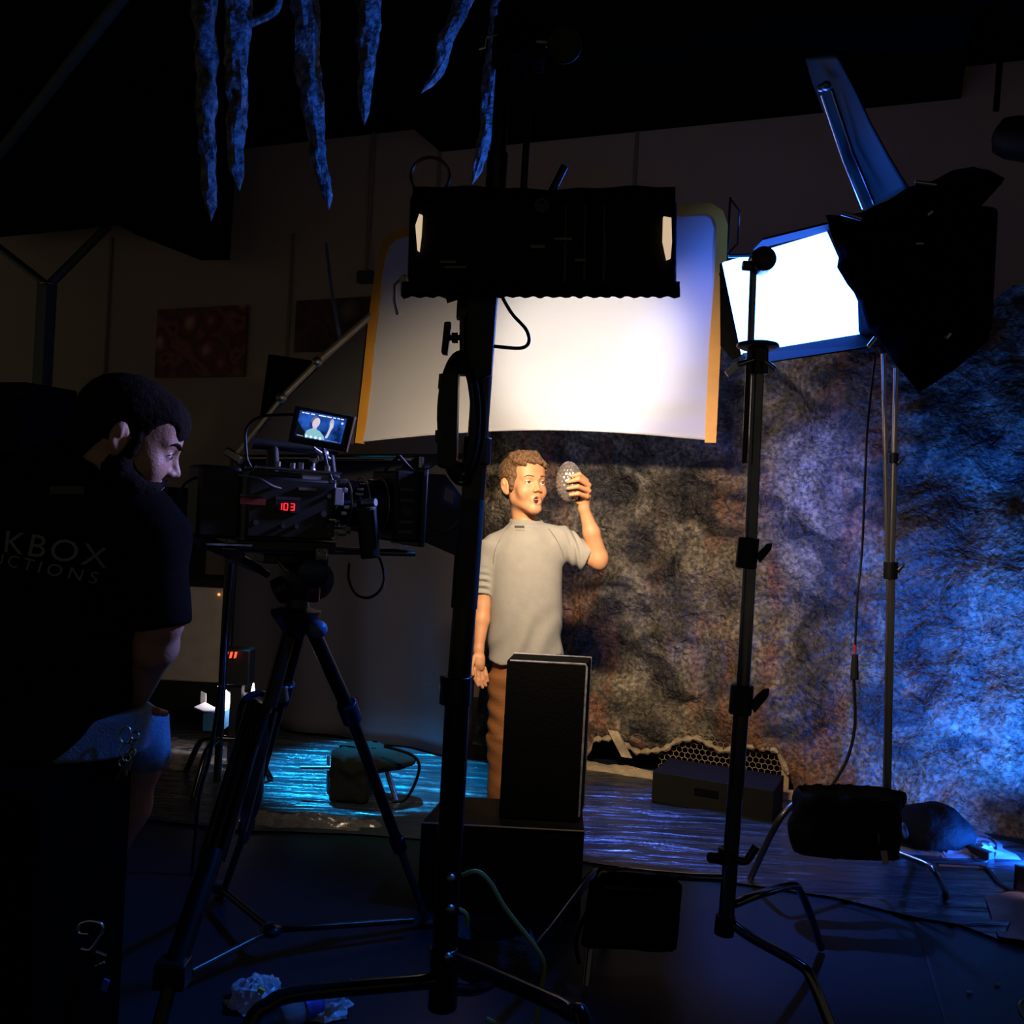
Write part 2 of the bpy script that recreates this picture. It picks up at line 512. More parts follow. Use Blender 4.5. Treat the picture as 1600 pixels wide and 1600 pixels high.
# ceiling conduit
r0 = PW(-60, 295, DW - 1.2); r1 = PW(282, 103, DW - 2.6)
r1.z = 3.69; r0 = PW(-30, 277, DW - 1.5)
tag(MB().tube([r0, r1], 0.03).build('conduit_pipe', mat('grey_conduit', (0.09, 0.10, 0.06), 0.8)),
    'thin grey pipe running up across the dark ceiling at top left', 'pipe')
# conduit with switch box on the wall
t = thing('wall_conduit', 'thin vertical conduit with a small box, left of the white panel', 'conduit', PW(577, 436, DW))
a = PW(588, 205, DW) + WN * 0.02; b = PW(575, 425, DW) + WN * 0.02; a = V((b.x, b.y, a.z))
MB().tube([a, b], 0.012).build('pipe', TRIMM, t)
MB().box(PW(576, 435, DW) + WN * 0.03, (0.12, 0.06, 0.08), Matrix.Rotation(-math.radians(22), 3, 'Z')).build('junction_box', GREYM, t, bevel=0.004)

# steel column on the left; its branches are shadows shaped as tubes
t = thing('steel_column', 'dark steel column with two slanting shadows shaped as arms against the left of the back wall', 'column', PW(72, 760, DW - 0.5))
cm = mat('column_steel', (0.10, 0.12, 0.10), 0.45, 0.4)
ct = PW(74, 440, DW - 0.5); cb = V((ct.x, ct.y, 0))
MB().box((ct + cb) / 2, (0.11, 0.09, ct.z), Matrix.Rotation(-math.radians(22), 3, 'Z')).build('post', cm, t, bevel=0.008)
MB().tube([ct + V((0.01, -0.03, -0.03)), PW(0, 388, DW - 0.5), PW(-60, 350, DW - 0.5)], 0.028).build('arm', cm, t)  # slanting shadow modelled as a tube
MB().tube([ct + V((0.01, 0, -0.03)), PW(170, 352, DW - 0.25)], 0.032).build('arm', cm, t)  # the other slanting shadow, also a tube
MB().ring(ct - V((-0.02, 0.02, 0.02)), (0, 0, 1), 0.045, 0.012).build('collar', STEEL, t)

# posters (flat prints with their own image built of nodes)
def poster_mat(name, cols, scale, dist):
    m = bpy.data.materials.new(name); m.use_nodes = True
    nt = m.node_tree; N = nt.nodes; L = nt.links; b = N['Principled BSDF']
    b.inputs['Roughness'].default_value = 0.5
    tc = N.new('ShaderNodeTexCoord'); v = N.new('ShaderNodeTexVoronoi'); v.inputs['Scale'].default_value = scale
    nz = N.new('ShaderNodeTexNoise'); nz.inputs['Scale'].default_value = scale * 0.5; nz.inputs['Distortion'].default_value = dist
    L.new(tc.outputs['Object'], v.inputs['Vector']); L.new(tc.outputs['Object'], nz.inputs['Vector'])
    mx = N.new('ShaderNodeMath'); mx.operation = 'MULTIPLY'
    L.new(v.outputs['Distance'], mx.inputs[0]); L.new(nz.outputs['Fac'], mx.inputs[1])
    r = N.new('ShaderNodeValToRGB'); e = r.color_ramp.elements
    while len(e) < len(cols): e.new(0.5)
    for i, c in enumerate(cols):
        e[i].position = 0.04 + 0.42 * i / (len(cols) - 1); e[i].color = (*c, 1)
    L.new(mx.outputs[0], r.inputs[0]); L.new(r.outputs[0], b.inputs['Base Color'])
    return m
for (q, label, cols, sc) in (
    (((241, 590), (381, 588), (386, 476), (246, 484)), 'red and brown abstract print on the back wall above the kneeling crew member', ((0.75, 0.45, 0.33), (0.33, 0.06, 0.04), (0.12, 0.03, 0.022), (0.45, 0.13, 0.09), (0.04, 0.015, 0.015)), 5.5),
    (((459, 550), (592, 547), (596, 462), (463, 470)), 'dark brown print on the back wall partly hidden by the white reflector', ((0.30, 0.22, 0.14), (0.05, 0.02, 0.015), (0.16, 0.05, 0.03), (0.02, 0.012, 0.01)), 4.0)):
    pp = [PW(x, y, DW - 0.03) for x, y in q]
    label = label.replace('kneeling crew member', 'head of the seated man')
    tag(MB().plate(pp, -WN * 0.015).build('wall_print', poster_mat('print_' + str(sc), cols, sc, 1.5), smooth=False), label, 'picture')

# loudspeaker-like black cabinets against the wall at the left
def boxthing(name, label, cat, x0, x1, y0, d, dep, mtl, z0=0.0, parts=None, yaw=-22):
    """box standing at depth d whose front spans pixels x0..x1 and whose top shows at y0"""
    xm = (x0 + x1) / 2
    top = P(xm, y0, d); w = (x1 - x0) * d / FPX
    t = thing(name, label, cat, V((top.x, d, z0)))
    R = Matrix.Rotation(math.radians(yaw), 3, 'Z')
    MB().box(V((top.x, d, z0 + (top.z - z0) / 2)), (w, dep, top.z - z0), R).build('body', mtl, t, bevel=0.01)
    return t, R, top
DK = mat('dark_laminate', (0.004, 0.006, 0.005), 0.7, spec=0.15)
t, R, top = boxthing('tall_cabinet', 'tall dark cabinet at the foot of the steel column left of the man', 'cabinet', 15, 92, 604, 5.3, 0.35, DK)
MB().box(V((top.x, 5.3, 0)) + R @ V((0, -0.18, top.z * 0.7)), (0.20, 0.012, 0.9), R).build('door', DK, t, bevel=0.004)
t, R, top = boxthing('floor_loudspeaker', 'dark cabinet standing directly behind the face of the seated man', 'cabinet', 247, 306, 762, 5.28, 0.3, DK, z0=P(300, 914, 5.25).z)
MB().box(V((top.x, 5.28, 0)) + R @ V((0, -0.155, top.z - 0.22)), (0.15, 0.012, 0.34), R).build('grille', BLACKF, t, bevel=0.004)
t.name = 'side_cabinet'
# slanted black panel above the camera
pp = [P(x, y, 5.0) for x, y in ((399, 700), (470, 700), (487, 563), (419, 553))]
tag(MB().plate(pp, (0.02, 0.12, 0)).build('studio_flag', DUVE, bevel=0.004), 'black rectangular panel leaning behind the camera monitor', 'panel')
# grey white cabinet low on the left with orange lamps
t = thing('appliance', 'pale grey cabinet with two tiny orange lights behind the tripod', 'cabinet', P(310, 1065, 5.25) * 1.0)
gm = mat('pale_enamel', (0.30, 0.27, 0.24), 0.5)
c0 = P(228, 1062, 5.25); c1 = P(362, 918, 5.25)
MB().box(V(((c0.x + c1.x) / 2, 5.4, (c0.z + c1.z) / 2)), (c1.x - c0.x, 0.3, c1.z - c0.z)).build('body', gm, t, bevel=0.01)
om = mat('orange_indicator', (1, 0.4, 0.05), 0.4, emit=(1.0, 0.42, 0.10), estr=1.2)
for x in (342, 351):
    MB().ball(P(x, 929, 5.24), 0.008).build('indicator_light', om, t)
MB().box(V(((c0.x + c1.x) / 2, 5.4, c0.z / 2)), (c1.x - c0.x + 0.1, 0.34, c0.z)).build('base', DK, t)
MB().box(V(((c0.x + c1.x) / 2, 5.4, c1.z + 0.02)), (c1.x - c0.x + 0.04, 0.34, 0.04)).build('top_edge', DK, t)

# ------------------------------------------------------------------ painted rock backdrop
D0B = 4.82
def backdrop_mat():
    m = bpy.data.materials.new('painted_rock_cloth'); m.use_nodes = True
    nt = m.node_tree; N = nt.nodes; L = nt.links; b = N['Principled BSDF']
    b.inputs['Roughness'].default_value = 0.48; b.inputs['Specular IOR Level'].default_value = 0.5
    tc = N.new('ShaderNodeTexCoord')
    def noi(s, d, dist=0.0, sc=None):
        n = N.new('ShaderNodeTexNoise'); n.inputs['Scale'].default_value = s; n.inputs['Detail'].default_value = d; n.inputs['Distortion'].default_value = dist
        if sc:
            mp = N.new('ShaderNodeMapping'); mp.inputs['Scale'].default_value = sc; L.new(tc.outputs['Object'], mp.inputs[0]); L.new(mp.outputs[0], n.inputs['Vector'])
        else: L.new(tc.outputs['Object'], n.inputs['Vector'])
        return n
    def ramp(src, els):
        r = N.new('ShaderNodeValToRGB'); e = r.color_ramp.elements
        while len(e) < len(els): e.new(0.5)
        for i, (p, c) in enumerate(els): e[i].position = p; e[i].color = (*c, 1)
        L.new(src, r.inputs[0]); return r
    def mix(f, a, bb, mode='MIX'):
        x = N.new('ShaderNodeMix'); x.data_type = 'RGBA'; x.blend_type = mode
        if isinstance(f, float): x.inputs[0].default_value = f
        else: L.new(f, x.inputs[0])
        L.new(a, x.inputs[6]); L.new(bb, x.inputs[7]); return x.outputs[2]
    big = noi(2.6, 6, 0.9, (1.0, 1.0, 0.75))
    A = ramp(big.outputs['Fac'], ((0.30, (0.030, 0.028, 0.022)), (0.44, (0.09, 0.072, 0.048)), (0.55, (0.22, 0.185, 0.125)), (0.66, (0.085, 0.082, 0.045)), (0.8, (0.04, 0.036, 0.028))))
    rust = noi(3.1, 4, 0.3, (1.6, 1.6, 0.6))
    RF = ramp(rust.outputs['Fac'], ((0.50, (0, 0, 0)), (0.62, (0.85, 0.85, 0.85))))
    RC = N.new('ShaderNodeRGB'); RC.outputs[0].default_value = (0.21, 0.085, 0.038, 1)
    c1 = mix(RF.outputs[0], A.outputs[0], RC.outputs[0])
    fine = noi(52, 8, 0.3)
    FF = ramp(fine.outputs['Fac'], ((0.34, (0.35, 0.35, 0.35)), (0.50, (0.95, 0.95, 0.95)), (0.68, (1.9, 1.85, 1.75))))
    c2 = mix(1.0, c1, FF.outputs[0], 'MULTIPLY')
    dk = noi(3.2, 4, 1.2, (0.9, 0.9, 1.2))
    DF = ramp(dk.outputs['Fac'], ((0.38, (0.13, 0.13, 0.13)), (0.54, (1, 1, 1))))
    c3 = mix(1.0, c2, DF.outputs[0], 'MULTIPLY')
    L.new(c3, b.inputs['Base Color'])
    bn = noi(42, 9, 0.4); bn2 = noi(6, 4, 0.8, (0.9, 0.9, 1.2))
    b1 = N.new('ShaderNodeBump'); b1.inputs['Strength'].default_value = 1.0; b1.inputs['Distance'].default_value = 0.022
    L.new(bn.outputs['Fac'], b1.inputs['Height'])
    b2 = N.new('ShaderNodeBump'); b2.inputs['Strength'].default_value = 1.0; b2.inputs['Distance'].default_value = 0.035
    L.new(bn2.outputs['Fac'], b2.inputs['Height']); L.new(b1.outputs[0], b2.inputs['Normal']); L.new(b2.outputs[0], b.inputs['Normal'])
    return m
ROCK = backdrop_mat()
bl = PW(742, 1160, D0B); br = PW(1700, 1300, D0B)
UL = (bl - V((0, D0B, 0))).dot(WU); UR = (br - V((0, D0B, 0))).dot(WU)
def ub(x): return (PW(x, 1180, D0B) - V((0, D0B, 0))).dot(WU)
BOT = [(ub(735), 0.02), (ub(915), 0.03), (ub(930), 0.13), (ub(960), 0.15), (ub(1000), 0.10), (ub(1040), 0.13), (ub(1060), 0.18), (ub(1090), 0.205), (ub(1130), 0.16),
       (ub(1170), 0.20), (ub(1215), 0.20), (ub(1232), 0.12), (ub(1245), 0.03), (ub(1300), 0.0), (ub(1700), 0.0)]
def bot(u):
    for (a, za), (b, zb) in zip(BOT, BOT[1:]):
        if u <= b:
            t = max(0, (u - a) / (b - a)); return za + (zb - za) * t
    return 0.0
def bfn(s, t):
    u = UL + (UR - UL) * s
    top = 2.20 + 0.05 * math.sin(u * 9) + 0.03 * math.sin(u * 23 + 1)
    zb = bot(u)
    z = zb + (top - zb) * t
    p = V((0, D0B, 0)) + WU * u + V((0, 0, z))
    q = V((u * 1.6, 3.0, z * 2.0))
    w = 0.07 * noise.noise(q) + 0.035 * noise.noise(q * 2.7) + 0.014 * noise.noise(q * 8)
    w += 0.03 * math.sin(u * 5 + 2 * noise.noise(V((u, z, 0)))) * (0.3 + t)
    w += 0.10 * max(0, 1 - z / 0.35) ** 2 * (1 if u > ub(1245) else 0.35)      # the cloth runs out onto the floor
    return p + WN * w
t = thing('rock_backdrop', 'painted rock wall backdrop of crumpled brown and grey cloth behind the boy', 'backdrop', V((0, D0B, 0)) + WU * 0.9)
cl = MB().grid(170, 90, bfn).build('painted_cloth', ROCK, t, angle=3.2)
# frame behind the cloth
WOOD = mat('bare_timber', (0.42, 0.30, 0.16), 0.8, stretch=(1, 1, 12), nscale=6)
for x in (1229,):
    a = V((0, D0B, 0)) + WU * ub(x) - WN * 0.0
    MB().box(a + V((0, 0, 0.12)), (0.035, 0.03, 0.24), Matrix.Rotation(-math.radians(22), 3, 'Z')).build('post', WOOD, t, bevel=0.003)
# chicken wire in the gap
wm = MB(); s_ = 0.0155
u_a, u_b = ub(1035), ub(1222)
row = 0; z = 0.045
while z < 0.215:
    u = u_a + (s_ * 0.866 if row % 2 else 0)
    while u < u_b:
        if z < bot(u) + 0.03:
            c = V((0, D0B, 0)) + WU * u + V((0, 0, z)) + WN * 0.012
            hexp = [c + WU * (s_ * math.sin(k * PI / 3)) * 0.97 + V((0, 0, s_ * 0.97 * math.cos(k * PI / 3))) for k in range(6)]
            wm.tube(hexp, 0.0015, 4, closed=True)
        u += s_ * 1.732
    z += s_ * 1.5; row += 1
wo = wm.build('wire_netting', mat('galvanised_wire', (0.55, 0.42, 0.26), 0.4, 0.5), t)
# torn sandy hem along the bottom
SAND = mat('sandy_plaster', (0.42, 0.32, 0.20), 0.95, var=0.35, nscale=14, bump=1.0, bscale=70)
def hemfn(s, t_):
    u = ub(910) + (ub(1245) - ub(910)) * s
    a = t_ * PI
    h = 0.035 + 0.02 * noise.noise(V((u * 8, 0, 0)))
    return V((0, D0B, 0)) + WU * u + V((0, 0, max(0.0, h * math.sin(a) + 0.006 * noise.noise(V((u * 30, t_ * 9, 0)))))) + WN * (0.14 - 0.14 * t_ + 0.03 * noise.noise(V((u * 5, 4, 0))))
MB().grid(90, 8, hemfn).build('torn_hem', SAND, t, angle=3.2)
a = PW(950, 1140, D0B - 0.06); b_ = PW(972, 1182, D0B - 0.08)
MB().plate([a, a + WU * 0.05, b_ + WU * 0.05, b_], WN * 0.008).build('plaster_strip', SAND, t)
# hem rim of the cloth around the gap
rim = [V((0, D0B, 0)) + WU * u + V((0, 0, bot(u) + 0.004)) + WN * 0.045 for u in np.linspace(ub(918), ub(1235), 60)]
MB().tube(rim, [0.012 + 0.006 * math.sin(i * 2.1) for i in range(60)], 6).build('rolled_edge', SAND, t)

# ------------------------------------------------------------------ grey cloth backdrop on a crossbar
GREYC = mat('grey_backdrop_cloth', (0.034, 0.032, 0.042), 0.9, spec=0.1, var=0.05, nscale=3, bump=0.1, bscale=30)
D0G = 4.56
t = thing('grey_backdrop', 'plain dark grey cloth hanging from a silver crossbar behind the camera', 'backdrop', PW(580, 1165, D0G))
ga, gb = (PW(372, 708, D0G)), (PW(758, 705, D0G))
def gfn(s, q):
    p = ga.lerp(gb, s); z = (p.z - 0.01) * (1 - q) + 0.02 * q
    return V((p.x, p.y, z)) + WN * (0.018 * math.sin(s * 22 + 1.2 * math.sin(q * 3)) * (0.3 + q) + 0.12 * max(0, q - 0.9) * 10 * 0.3)
MB().grid(80, 24, gfn).build('cloth', GREYC, t, solid=0.004, angle=3.2)
MB().tube([PW(368, 716, D0G - 0.03), PW(712, 716, D0G - 0.03)], 0.014).build('crossbar', CHROME, t)
for x in (372, 500, 700):
    c = PW(x, 715, D0G - 0.05)
    MB().box(c, (0.04, 0.05, 0.035)).box(c + V((-0.03, 0, 0.015)), (0.05, 0.02, 0.012)).build('clamp', STEEL, t, bevel=0.003)
c = PW(374, 716, D0G - 0.03)
MB().tube([V((c.x, c.y, 0.02)), c], 0.016).build('upright', BLACKM, t)
c = PW(745, 716, D0G - 0.03)
MB().tube([V((c.x, c.y, 0.02)), c], 0.016).build('upright', BLACKM, t)

# ------------------------------------------------------------------ plastic sheeting and floor mats
def sheet_mat(name, color, rough, st, sc=9, dist=0.05):
    m = mat(name, color, rough, var=0.3, nscale=3, spec=0.9)
    nt = m.node_tree; N = nt.nodes; L = nt.links; b = N['Principled BSDF']
    tc = N.new('ShaderNodeTexCoord'); mp = N.new('ShaderNodeMapping'); mp.inputs['Scale'].default_value = st; mp.inputs['Rotation'].default_value = (0, 0, math.radians(20))
    L.new(tc.outputs['Object'], mp.inputs[0])
    n = N.new('ShaderNodeTexNoise'); n.inputs['Scale'].default_value = sc; n.inputs['Detail'].default_value = 6; n.inputs['Distortion'].default_value = 0.8
    L.new(mp.outputs[0], n.inputs['Vector'])
    bp = N.new('ShaderNodeBump'); bp.inputs['Distance'].default_value = dist; bp.inputs['Strength'].default_value = 1
    L.new(n.outputs['Fac'], bp.inputs['Height']); L.new(bp.outputs[0], b.inputs['Normal'])
    return m
PLAS = sheet_mat('creased_plastic', (0.022, 0.030, 0.040), 0.22, (0.35, 3.2, 1), 5, 0.035)
edge = [(180, 1275), (380, 1298), (560, 1304), (660, 1312), (800, 1328), (930, 1350), (1060, 1368), (1180, 1385), (1300, 1402), (1420, 1432), (1500, 1446), (1565, 1470)]
back = [(1640, 1330), (1450, 1290), (1250, 1248), (1030, 1205), (930, 1200), (760, 1195), (600, 1158), (420, 1150), (240, 1140), (160, 1150)]
fr = [PF(x, y, 0.006) for x, y in edge]; bk = [PF(x, y, 0.006) for x, y in back][::-1]
def lerp_line(L_, s):
    k = s * (len(L_) - 1); i = min(int(k), len(L_) - 2); return L_[i].lerp(L_[i + 1], k - i)
def pfn(s, q):
    p = lerp_line(fr, s).lerp(lerp_line(bk, s), q)
    w = max(0, noise.noise(V((p.x * 1.2 + 3, p.y * 7, 0)))) * 0.016 + abs(noise.noise(V((p.x * 5, p.y * 16, 1)))) * 0.006
    p.z = 0.008 + w * min(1, q * 12 + 0.2) ; return p
tag(MB().grid(220, 90, pfn).build('plastic_sheet', PLAS, angle=3.2), 'wide creased dark plastic sheet covering the set floor', 'plastic sheet')
# brown paper at the lower right
PAP = mat('brown_paper', (0.22, 0.17, 0.13), 0.7, var=0.25, nscale=6, bump=0.8, bscale=12)
pq = [PF(1538, 1402, 0.01), PF(1640, 1392, 0.01), PF(1720, 1500, 0.01), PF(1640, 1530, 0.01), PF(1560, 1466, 0.01)]
mb = MB()
def ppf(s, q):
    a = pq[0].lerp(pq[1], s); b = pq[4].lerp(pq[2], s) if s > 0 else pq[4]
    p = a.lerp(b, q); p.z = 0.018 + 0.012 * noise.noise(p * 5) + 0.004 * noise.noise(p * 17); return p
mb.grid(24, 24, ppf)
tag(mb.build('paper_sheet', PAP, angle=3.2), 'crumpled brown paper sheet on the floor beside the violet lamp', 'paper')
# joint between floor mats
fa, fb = PF(1432, 1440, 0.0), PF(1484, 1620, 0.0)
d = (fb - fa).normalized(); n_ = V((-d.y, d.x, 0)) * 0.004
struct(MB().plate([fa - n_, fb - n_, fb + n_, fa + n_], (0, 0, 0.002)).build('trim_5', mat('mat_joint', (0.035, 0.04, 0.05), 0.6), smooth=False))
# crumpled clear plastic pile edge behind the tripod
def crumple(name, label, cat, c, sx, sy, h, m, seed, n=44, **kw):
    def fn(s, q):
        x = s * 2 - 1; y = q * 2 - 1; r = math.sqrt(x * x + y * y)
        e = max(0, 1 - r * r)
        p = V((c.x + x * sx, c.y + y * sy, c.z))
        k = noise.noise(V((x * 3, y * 3, seed))) * 0.5 + abs(noise.noise(V((x * 8, y * 8, seed)))) * 0.6
        p.z += 0.004 + h * e * (0.35 + k)
        p.x += 0.2 * sx * noise.noise(V((x * 2, y * 2, seed + 5))); p.y += 0.2 * sy * noise.noise(V((x * 2, y * 2, seed + 9)))
        return p
    o = MB().grid(n, n, fn).build(name, m, angle=0.3)
    return tag(o, label, cat, **kw)
CLEAR = mat('clear_plastic_film', (0.10, 0.10, 0.11), 0.12, var=0.3, nscale=30, bump=0.8, bscale=25, spec=1.0)
crumple('plastic_film', 'glinting crumpled clear plastic heaped at the sheet edge behind the tripod', 'plastic film', PF(480, 1288), 0.34, 0.09, 0.05, CLEAR, 3)
crumple('foil_sheet', 'wrinkled shiny plastic spread on the floor before the small work light', 'plastic film', PF(288, 1178), 0.32, 0.34, 0.03, mat('wrinkled_film', (0.16, 0.14, 0.12), 0.25, bump=1.0, bscale=14, spec=0.9), 8)

# ------------------------------------------------------------------ hanging stalactites
STAL = mat('painted_stalactite_foam', (0.17, 0.19, 0.20), 0.5, var=0.95, nscale=38, bump=2.0, bscale=60)
def stal(path, r, label, seed):
    ctr = [P(x, y, d) for x, y, d in path]
    top = ctr[0]
    ctr = [V((top.x, top.y, 3.70))] + ctr
    pts = []; n = 60
    # resample
    seglen = [0]
    for a, b in zip(ctr, ctr[1:]): seglen.append(seglen[-1] + (b - a).length)
    vs = []; fs = []; seg = 18; tot = seglen[-1]
    t0_ = seglen[1] / tot
    rows = 130
    for i in range(rows + 1):
        s = i / rows * tot
        k = 0
        while k < len(seglen) - 2 and s > seglen[k + 1]: k += 1
        c = ctr[k].lerp(ctr[k + 1], (s - seglen[k]) / max(1e-6, seglen[k + 1] - seglen[k]))
        q = i / rows
        rr = r * (0.9 if q < t0_ else 1.0) * (1 - 0.62 * max(0, (q - t0_) / (1 - t0_)) ** 1.4)
        if i > rows - 4: rr *= (rows - i + 0.3) / 4.3
        c = c + V((noise.noise(V((q * 9, seed, 0))), noise.noise(V((q * 9, seed, 7))), 0)) * r * 0.35
        for j in range(seg):
            a = 2 * PI * j / seg
            nn = noise.noise(V((math.cos(a) * 1.5, math.sin(a) * 1.5, q * tot * 9 + seed))) + 0.7 * noise.noise(V((math.cos(a) * 4, math.sin(a) * 4, q * tot * 28 + seed)))
            vs.append(c + V((math.cos(a), math.sin(a), 0)) * rr * (1 + 0.42 * nn))
    for i in range(rows):
        for j in range(seg):
            j2 = (j + 1) % seg
            fs.append((i * seg + j, i * seg + j2, (i + 1) * seg + j2, (i + 1) * seg + j))
    fs.append(tuple(range(seg))); fs.append(tuple((rows) * seg + j for j in range(seg))[::-1])
    tag(MB().add(vs, fs).build('hanging_stalactite', STAL, angle=0.5), label, 'stalactite', 'foam stalactites hanging from the ceiling')
stal([(316, -60, 3.1), (322, 150, 3.1), (330, 345, 3.1)], 0.040, 'leftmost hanging stalactite, dim blue, its tip reaching below its neighbours on the left', 1.0)
stal([(372, -60, 3.0), (370, 120, 3.0), (372, 230, 3.0), (375, 297, 3.0)], 0.042, 'second hanging stalactite from the left, blue and lumpy', 2.3)
stal([(470, -60, 3.05), (486, 130, 3.05), (496, 240, 3.05), (514, 328, 3.05)], 0.044, 'long hanging stalactite that bends right towards its tip, third from the left', 4.1)
stal([(578, -60, 3.0), (576, 60, 3.0), (568, 195, 3.0)], 0.038, 'short blunt bright blue hanging stalactite, fourth from the left', 6.2)
stal([(745, -60, 3.05), (712, 40, 3.05), (686, 105, 3.05), (658, 146, 3.05)], 0.034, 'hanging stalactite slanting down to the left, just left of the tall black stand', 7.7)
stal([(790, -60, 3.1), (770, 120, 3.1), (758, 205, 3.1), (738, 290, 3.1)], 0.040, 'brightest hanging stalactite beside the tall black stand, above the black light', 9.4)
# twig-like arm on the second stalactite
tag(MB().tube([P(378, 40, 3.0), P(402, 32, 3.0), P(432, 14, 3.0), P(440, -30, 3.0)], [0.016, 0.012, 0.012, 0.012], 8, smooth=5).build('hanging_vine', STAL), 'thin curved strand joining the tops of the second and third stalactites', 'vine')
# ------------------------------------------------------------------ diffusion frame with gold edge
REFM = mat('white_diffusion_silk', (0.72, 0.73, 0.76), 0.9, var=0.02, nscale=2, bump=0.05)
nt = REFM.node_tree; bs = nt.nodes['Principled BSDF']; outn = nt.nodes['Material Output']
tr_ = nt.nodes.new('ShaderNodeBsdfTranslucent'); tr_.inputs[0].default_value = (0.8, 0.78, 0.74, 1)
mx_ = nt.nodes.new('ShaderNodeMixShader'); mx_.inputs[0].default_value = 0.25
nt.links.new(bs.outputs[0], mx_.inputs[1]); nt.links.new(tr_.outputs[0], mx_.inputs[2]); nt.links.new(mx_.outputs[0], outn.inputs[0])
RC = [P(600, 366, 4.15), P(1130, 324, 3.85), P(1110, 690, 3.85), P(562, 693, 4.15)]     # TL TR BR BL
def rq(s, q):   # s right, q down
    p = RC[0].lerp(RC[1], s).lerp(RC[3].lerp(RC[2], s), q)
    return p
rn = (RC[1] - RC[0]).cross(RC[3] - RC[0]).normalized()
if rn.y > 0: rn = -rn
def rfn(s, q):
    s2 = s; 
    # rounded upper corners
    p = rq(0.012 + 0.976 * s, 0.012 + 0.976 * q)
    if q > 0.5: p = p + V((0, 0, 0.045 * math.sin(PI * s) * ((q - 0.5) * 2) ** 3))
    p += rn * (-0.05 * math.sin(PI * s) * math.sin(PI * q) + 0.006 * math.sin(s * 9 + q * 14) * q + 0.004 * math.sin(q * 40 + 3 * s) * q * q)
    return p
t = thing('diffusion_frame', 'large white diffusion panel edged in gold, glowing from the warm light behind the boy\'s head', 'reflector', P(840, 692, 4.0))
t['label'] = 'large glowing white diffusion panel edged in gold, hanging above the boy'
MB().grid(40, 40, rfn).build('diffusion_cloth', REFM, t, angle=3.2)
def band(p0, p1, p2, w=0.030, th=0.012):
    pass
def edgeband(path, w, name, m):
    mb = MB(); n = len(path); vs = []
    for i, p in enumerate(path):
        a = path[max(0, i - 1)]; b = path[min(n - 1, i + 1)]
        d = (b - a).normalized(); sd = d.cross(rn).normalized()
        for (x, y) in ((-w / 2, -0.007), (w / 2, -0.007), (w / 2, 0.007), (-w / 2, 0.007)):
            vs.append(p + sd * x + rn * y)
    fs = [(0, 1, 2, 3), tuple(4 * (n - 1) + k for k in (3, 2, 1, 0))]
    for i in range(n - 1):
        for k in range(4):
            k2 = (k + 1) % 4
            fs.append((4 * i + k, 4 * (i + 1) + k, 4 * (i + 1) + k2, 4 * i + k2))
    return mb.add(vs, fs).build(name, m, t, angle=0.6)
edgeband([rq(0.0, 1.0), rq(0.0, 0.7), rq(-0.003, 0.4), rq(0.0, 0.12), rq(0.012, 0.045), rq(0.035, 0.012), rq(0.07, 0.0), rq(0.11, -0.004)], 0.038, 'gold_edge', ORANGE)
edgeband([rq(0.86, 0.0), rq(0.93, 0.0), rq(0.965, 0.004), rq(0.988, 0.03), rq(1.0, 0.08), rq(1.002, 0.3), rq(0.998, 0.6), rq(1.0, 1.005)], 0.045, 'gold_edge', ORANGE)
edgeband([rq(0.11, -0.004), rq(0.5, 0.0), rq(0.86, 0.0)], 0.036, 'top_edge', ORANGE)
PIPING = mat('white_hem', (0.6, 0.58, 0.62), 0.8)
MB().tube([rfn(s, 1.0) for s in np.linspace(0, 1, 24)], 0.005, 6).build('lower_hem', PIPING, t)
MB().tube([rq(1.02, -0.03), rq(1.045, 0.02), rq(1.045, 0.16), rq(1.02, 0.2)], 0.0045, 6).build('corner_hook', BLACKM, t)
MB().tube([rq(1.018, -0.04), rq(1.018, 0.25)], 0.005, 6).build('hanger_rod', BLACKM, t)

# boom arm that carries it, with its stand
TAN = mat('brushed_tan_tube', (0.30, 0.27, 0.20), 0.45, 0.5)
t = thing('boom_arm', 'long slanting grip arm rising behind the monitor to the white panel', 'grip arm', P(366, 714, 3.95))
bp_ = [P(366, 712, 3.98), P(440, 622, 4.02), P(496, 566, 4.08), P(590, 484, 4.17)]
MB().tube(bp_[:2], 0.011).build('lower_tube', TAN, t)
MB().tube(bp_[1:3], 0.014).build('middle_tube', TAN, t)
MB().tube(bp_[2:], 0.016).build('upper_tube', TAN, t)
for q in (bp_[1], bp_[2]): MB().ball(q, 0.024).build('joint', STEEL, t)
MB().box(bp_[0], (0.08, 0.05, 0.035), Matrix.Rotation(0.5, 3, 'Y')).build('grip_head', STEEL, t, bevel=0.006)
MB().tube([bp_[0], V((bp_[0].x, bp_[0].y, 0.02))], 0.016).build('upright', BLACKM, t)
for k in range(3):
    a = k * 2.09 + 0.4
    MB().tube([V((bp_[0].x, bp_[0].y, 0.2)), V((bp_[0].x + 0.12 * math.cos(a), bp_[0].y + 0.12 * math.sin(a), 0.17)), V((bp_[0].x + 0.22 * math.cos(a), bp_[0].y + 0.22 * math.sin(a), 0.015))], 0.013, smooth=4).build('leg', BLACKM, t)
# dark net filling the darker area under the arm
TRIANGLE = mat('dark_flat', (0.035, 0.035, 0.035), 0.9)
pp = [P(586, 490, 4.20), P(440, 630, 4.06), P(392, 690, 4.02), P(560, 694, 4.18)]
tag(MB().plate(pp, (0.0, 0.006, 0)).build('dark_triangle', TRIANGLE, smooth=False), 'flat dark net below the slanting grip arm', 'triangle')
